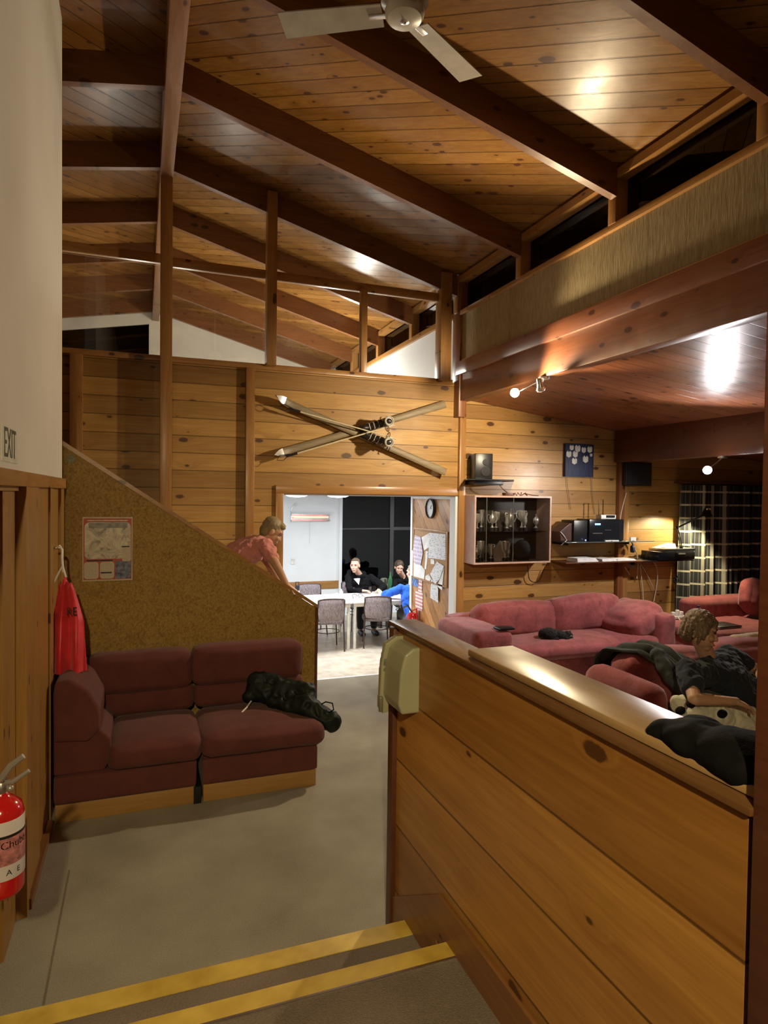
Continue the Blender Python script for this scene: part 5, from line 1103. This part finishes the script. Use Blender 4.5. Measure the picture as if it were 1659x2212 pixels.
MB().prism([(b_.x-.05, b_.y, b_.z+.045), (b_.x+.06, b_.y-.004, b_.z+.05), (b_.x+.035, b_.y-.02, b_.z-.06)], (0, -.012, 0)).build('badge', M['wplast'], t1, smooth=False)
h2 = at(862, 1226, y=10.60)
diner('woman in a black V-neck top looking down, seated by the night window', h2, (-.15, -.93, -.34), (0, -.3, .95), V(4.42, 10.78, .10),
    (V(4.24, 10.70, .50), V(4.56, 10.70, .50)), (V(4.14, 10.45, .40), V(4.62, 10.42, .40)), (V(4.22, 10.2, .42), V(4.48, 10.12, .42)), BLK, 'top',
    hairmat('dark_tied_hair', (.03, .018, .012), (.09, .055, .035)), h_tied, hands=((.3, -.9, 0), (-.3, -.9, 0)), w=.15, legs=-1, neckline=.055, s=.95)
BLU = fabric('cobalt_blue_knit', (.02, .10, .55), 180, .9, .2, .2)
h3 = at(890, 1237, y=9.45)
diner('person in a cobalt blue sweater leaning on the table, half hidden by the wall end', h3, (-.25, .95, -.1), (0, 0, 1), V(4.02, 9.10, .10),
    (V(3.78, 9.28, .55), V(4.14, 9.22, .57)), (V(3.58, 9.45, .435), V(4.40, 9.42, .43)), (V(3.74, 9.72, .43), V(4.15, 9.72, .43)), BLU, 'sweater',
    hairmat('cropped_grey_hair', (.12, .10, .08), (.26, .22, .18)), h_short, hands=((.8, .5, 0), (-.8, .5, 0)), w=.18, legs=1)
# --- man on the near sofa
t = thing('person', 'young man in a dark T-shirt sitting on the near red sofa, looking right', 'person', (4.0, 3.4, .05))
hd = at(1513, 1362, y=3.40); s_ = 1.12
shL, shR = at(1487, 1447, y=3.22), at(1572, 1415, y=3.58); neck = (shL+shR)/2+V(-.02, 0, .045); hips = at(1612, 1520, y=3.32)+V(.05, 0, -.02); chest = hips*.45+neck*.55
elL, elR = at(1500, 1510, y=3.02), at(1640, 1450, y=3.45); wrL, wrR = at(1590, 1515, y=2.98), at(1655, 1490, y=3.15)
m = MB(); P, rot = head(m, hd, (.62, -.76, -.26), (.15, -.1, 1), s_); limb(m, [neck, hd+V(-.01, 0, -.05)], [.058, .055]); m.caps(hips, .10, chest, .11)
limb(m, [shL, elL, wrL], [.055, .040, .026]); limb(m, [shR, elR, wrR], [.055, .042, .028])
hand(m, wrL, (.85, -.1, -.35), (.1, -.2, 1), .45, -1); hand(m, wrR, (.6, -.6, -.3), (0, 0, 1), .45, 1)
kn = [hips+V(.42, -.18+k*.24, .06) for k in (0, 1)]
for k in (0, 1): limb(m, [hips+V(0, -.08+.16*k, 0), kn[k], kn[k]+V(.28, -.05, -.34)], [.09, .06, .04]); m.caps(kn[k]+V(.28, -.05, -.37), .04, kn[k]+V(.42, -.05, -.40), .034)
m.build('body', M['skin2'], t, remesh=.005, sm=2); eyes(t, P, rot, s_)
hm = hairmat('shaggy_blond_brown_hair', (.08, .05, .028), (.24, .165, .10))
m = MB()
for a in range(0, 46):
    th = a*2.399; ph_ = math.acos(1-1.15*(a+.5)/46); x_, y_, z_ = sin(ph_)*cos(th), sin(ph_)*sin(th), cos(ph_)
    if y_ > .52 and z_ < .5: continue
    r0 = P(x_*.074, -.012+y_*.088, .03+z_*.085); dn = P(x_*.088+.012*x_, -.014+y_*.104+.004, .03+z_*.075-.062-.02*(1-z_))
    m.caps(r0, .020*s_, dn, .009*s_, 8)
m.ball(P(0, -.02, .045), (.084*s_, .094*s_, .088*s_), rot=rot); m.ball(P(0, -.06, -.02), (.075*s_, .055*s_, .075*s_), rot=rot)
m.build('hair', hm, t, remesh=.004, sm=4, disp=[(.010, .02)])
NAV = fabric('dark_navy_cotton', (.022, .026, .036), 200, .9, .25, .08)
m = MB(); torso(m, hips+V(-.02, 0, .02), chest, neck-V(0, 0, .05), (shL, shR), .18, .125)
m.caps(shL, .078, shL*.42+elL*.58, .064); m.caps(shR, .076, shR*.45+elR*.55, .062); m.caps(neck-V(0, 0, .03), .06, neck-V(0, 0, .05), .075)
m.build('shirt', NAV, t, remesh=.006, sm=3, disp=[(.018, .09), (.018, .07, 'MARBLE')])
m = MB()
for k in (0, 1): limb(m, [hips+V(0, -.07+.14*k, -.01), kn[k], kn[k]+V(.27, -.05, -.30)], [.125, .085, .06])
m.build('trousers', fabric('charcoal_trousers', (.03, .03, .035)), t, remesh=.008, sm=3, disp=[(.015, .07)])
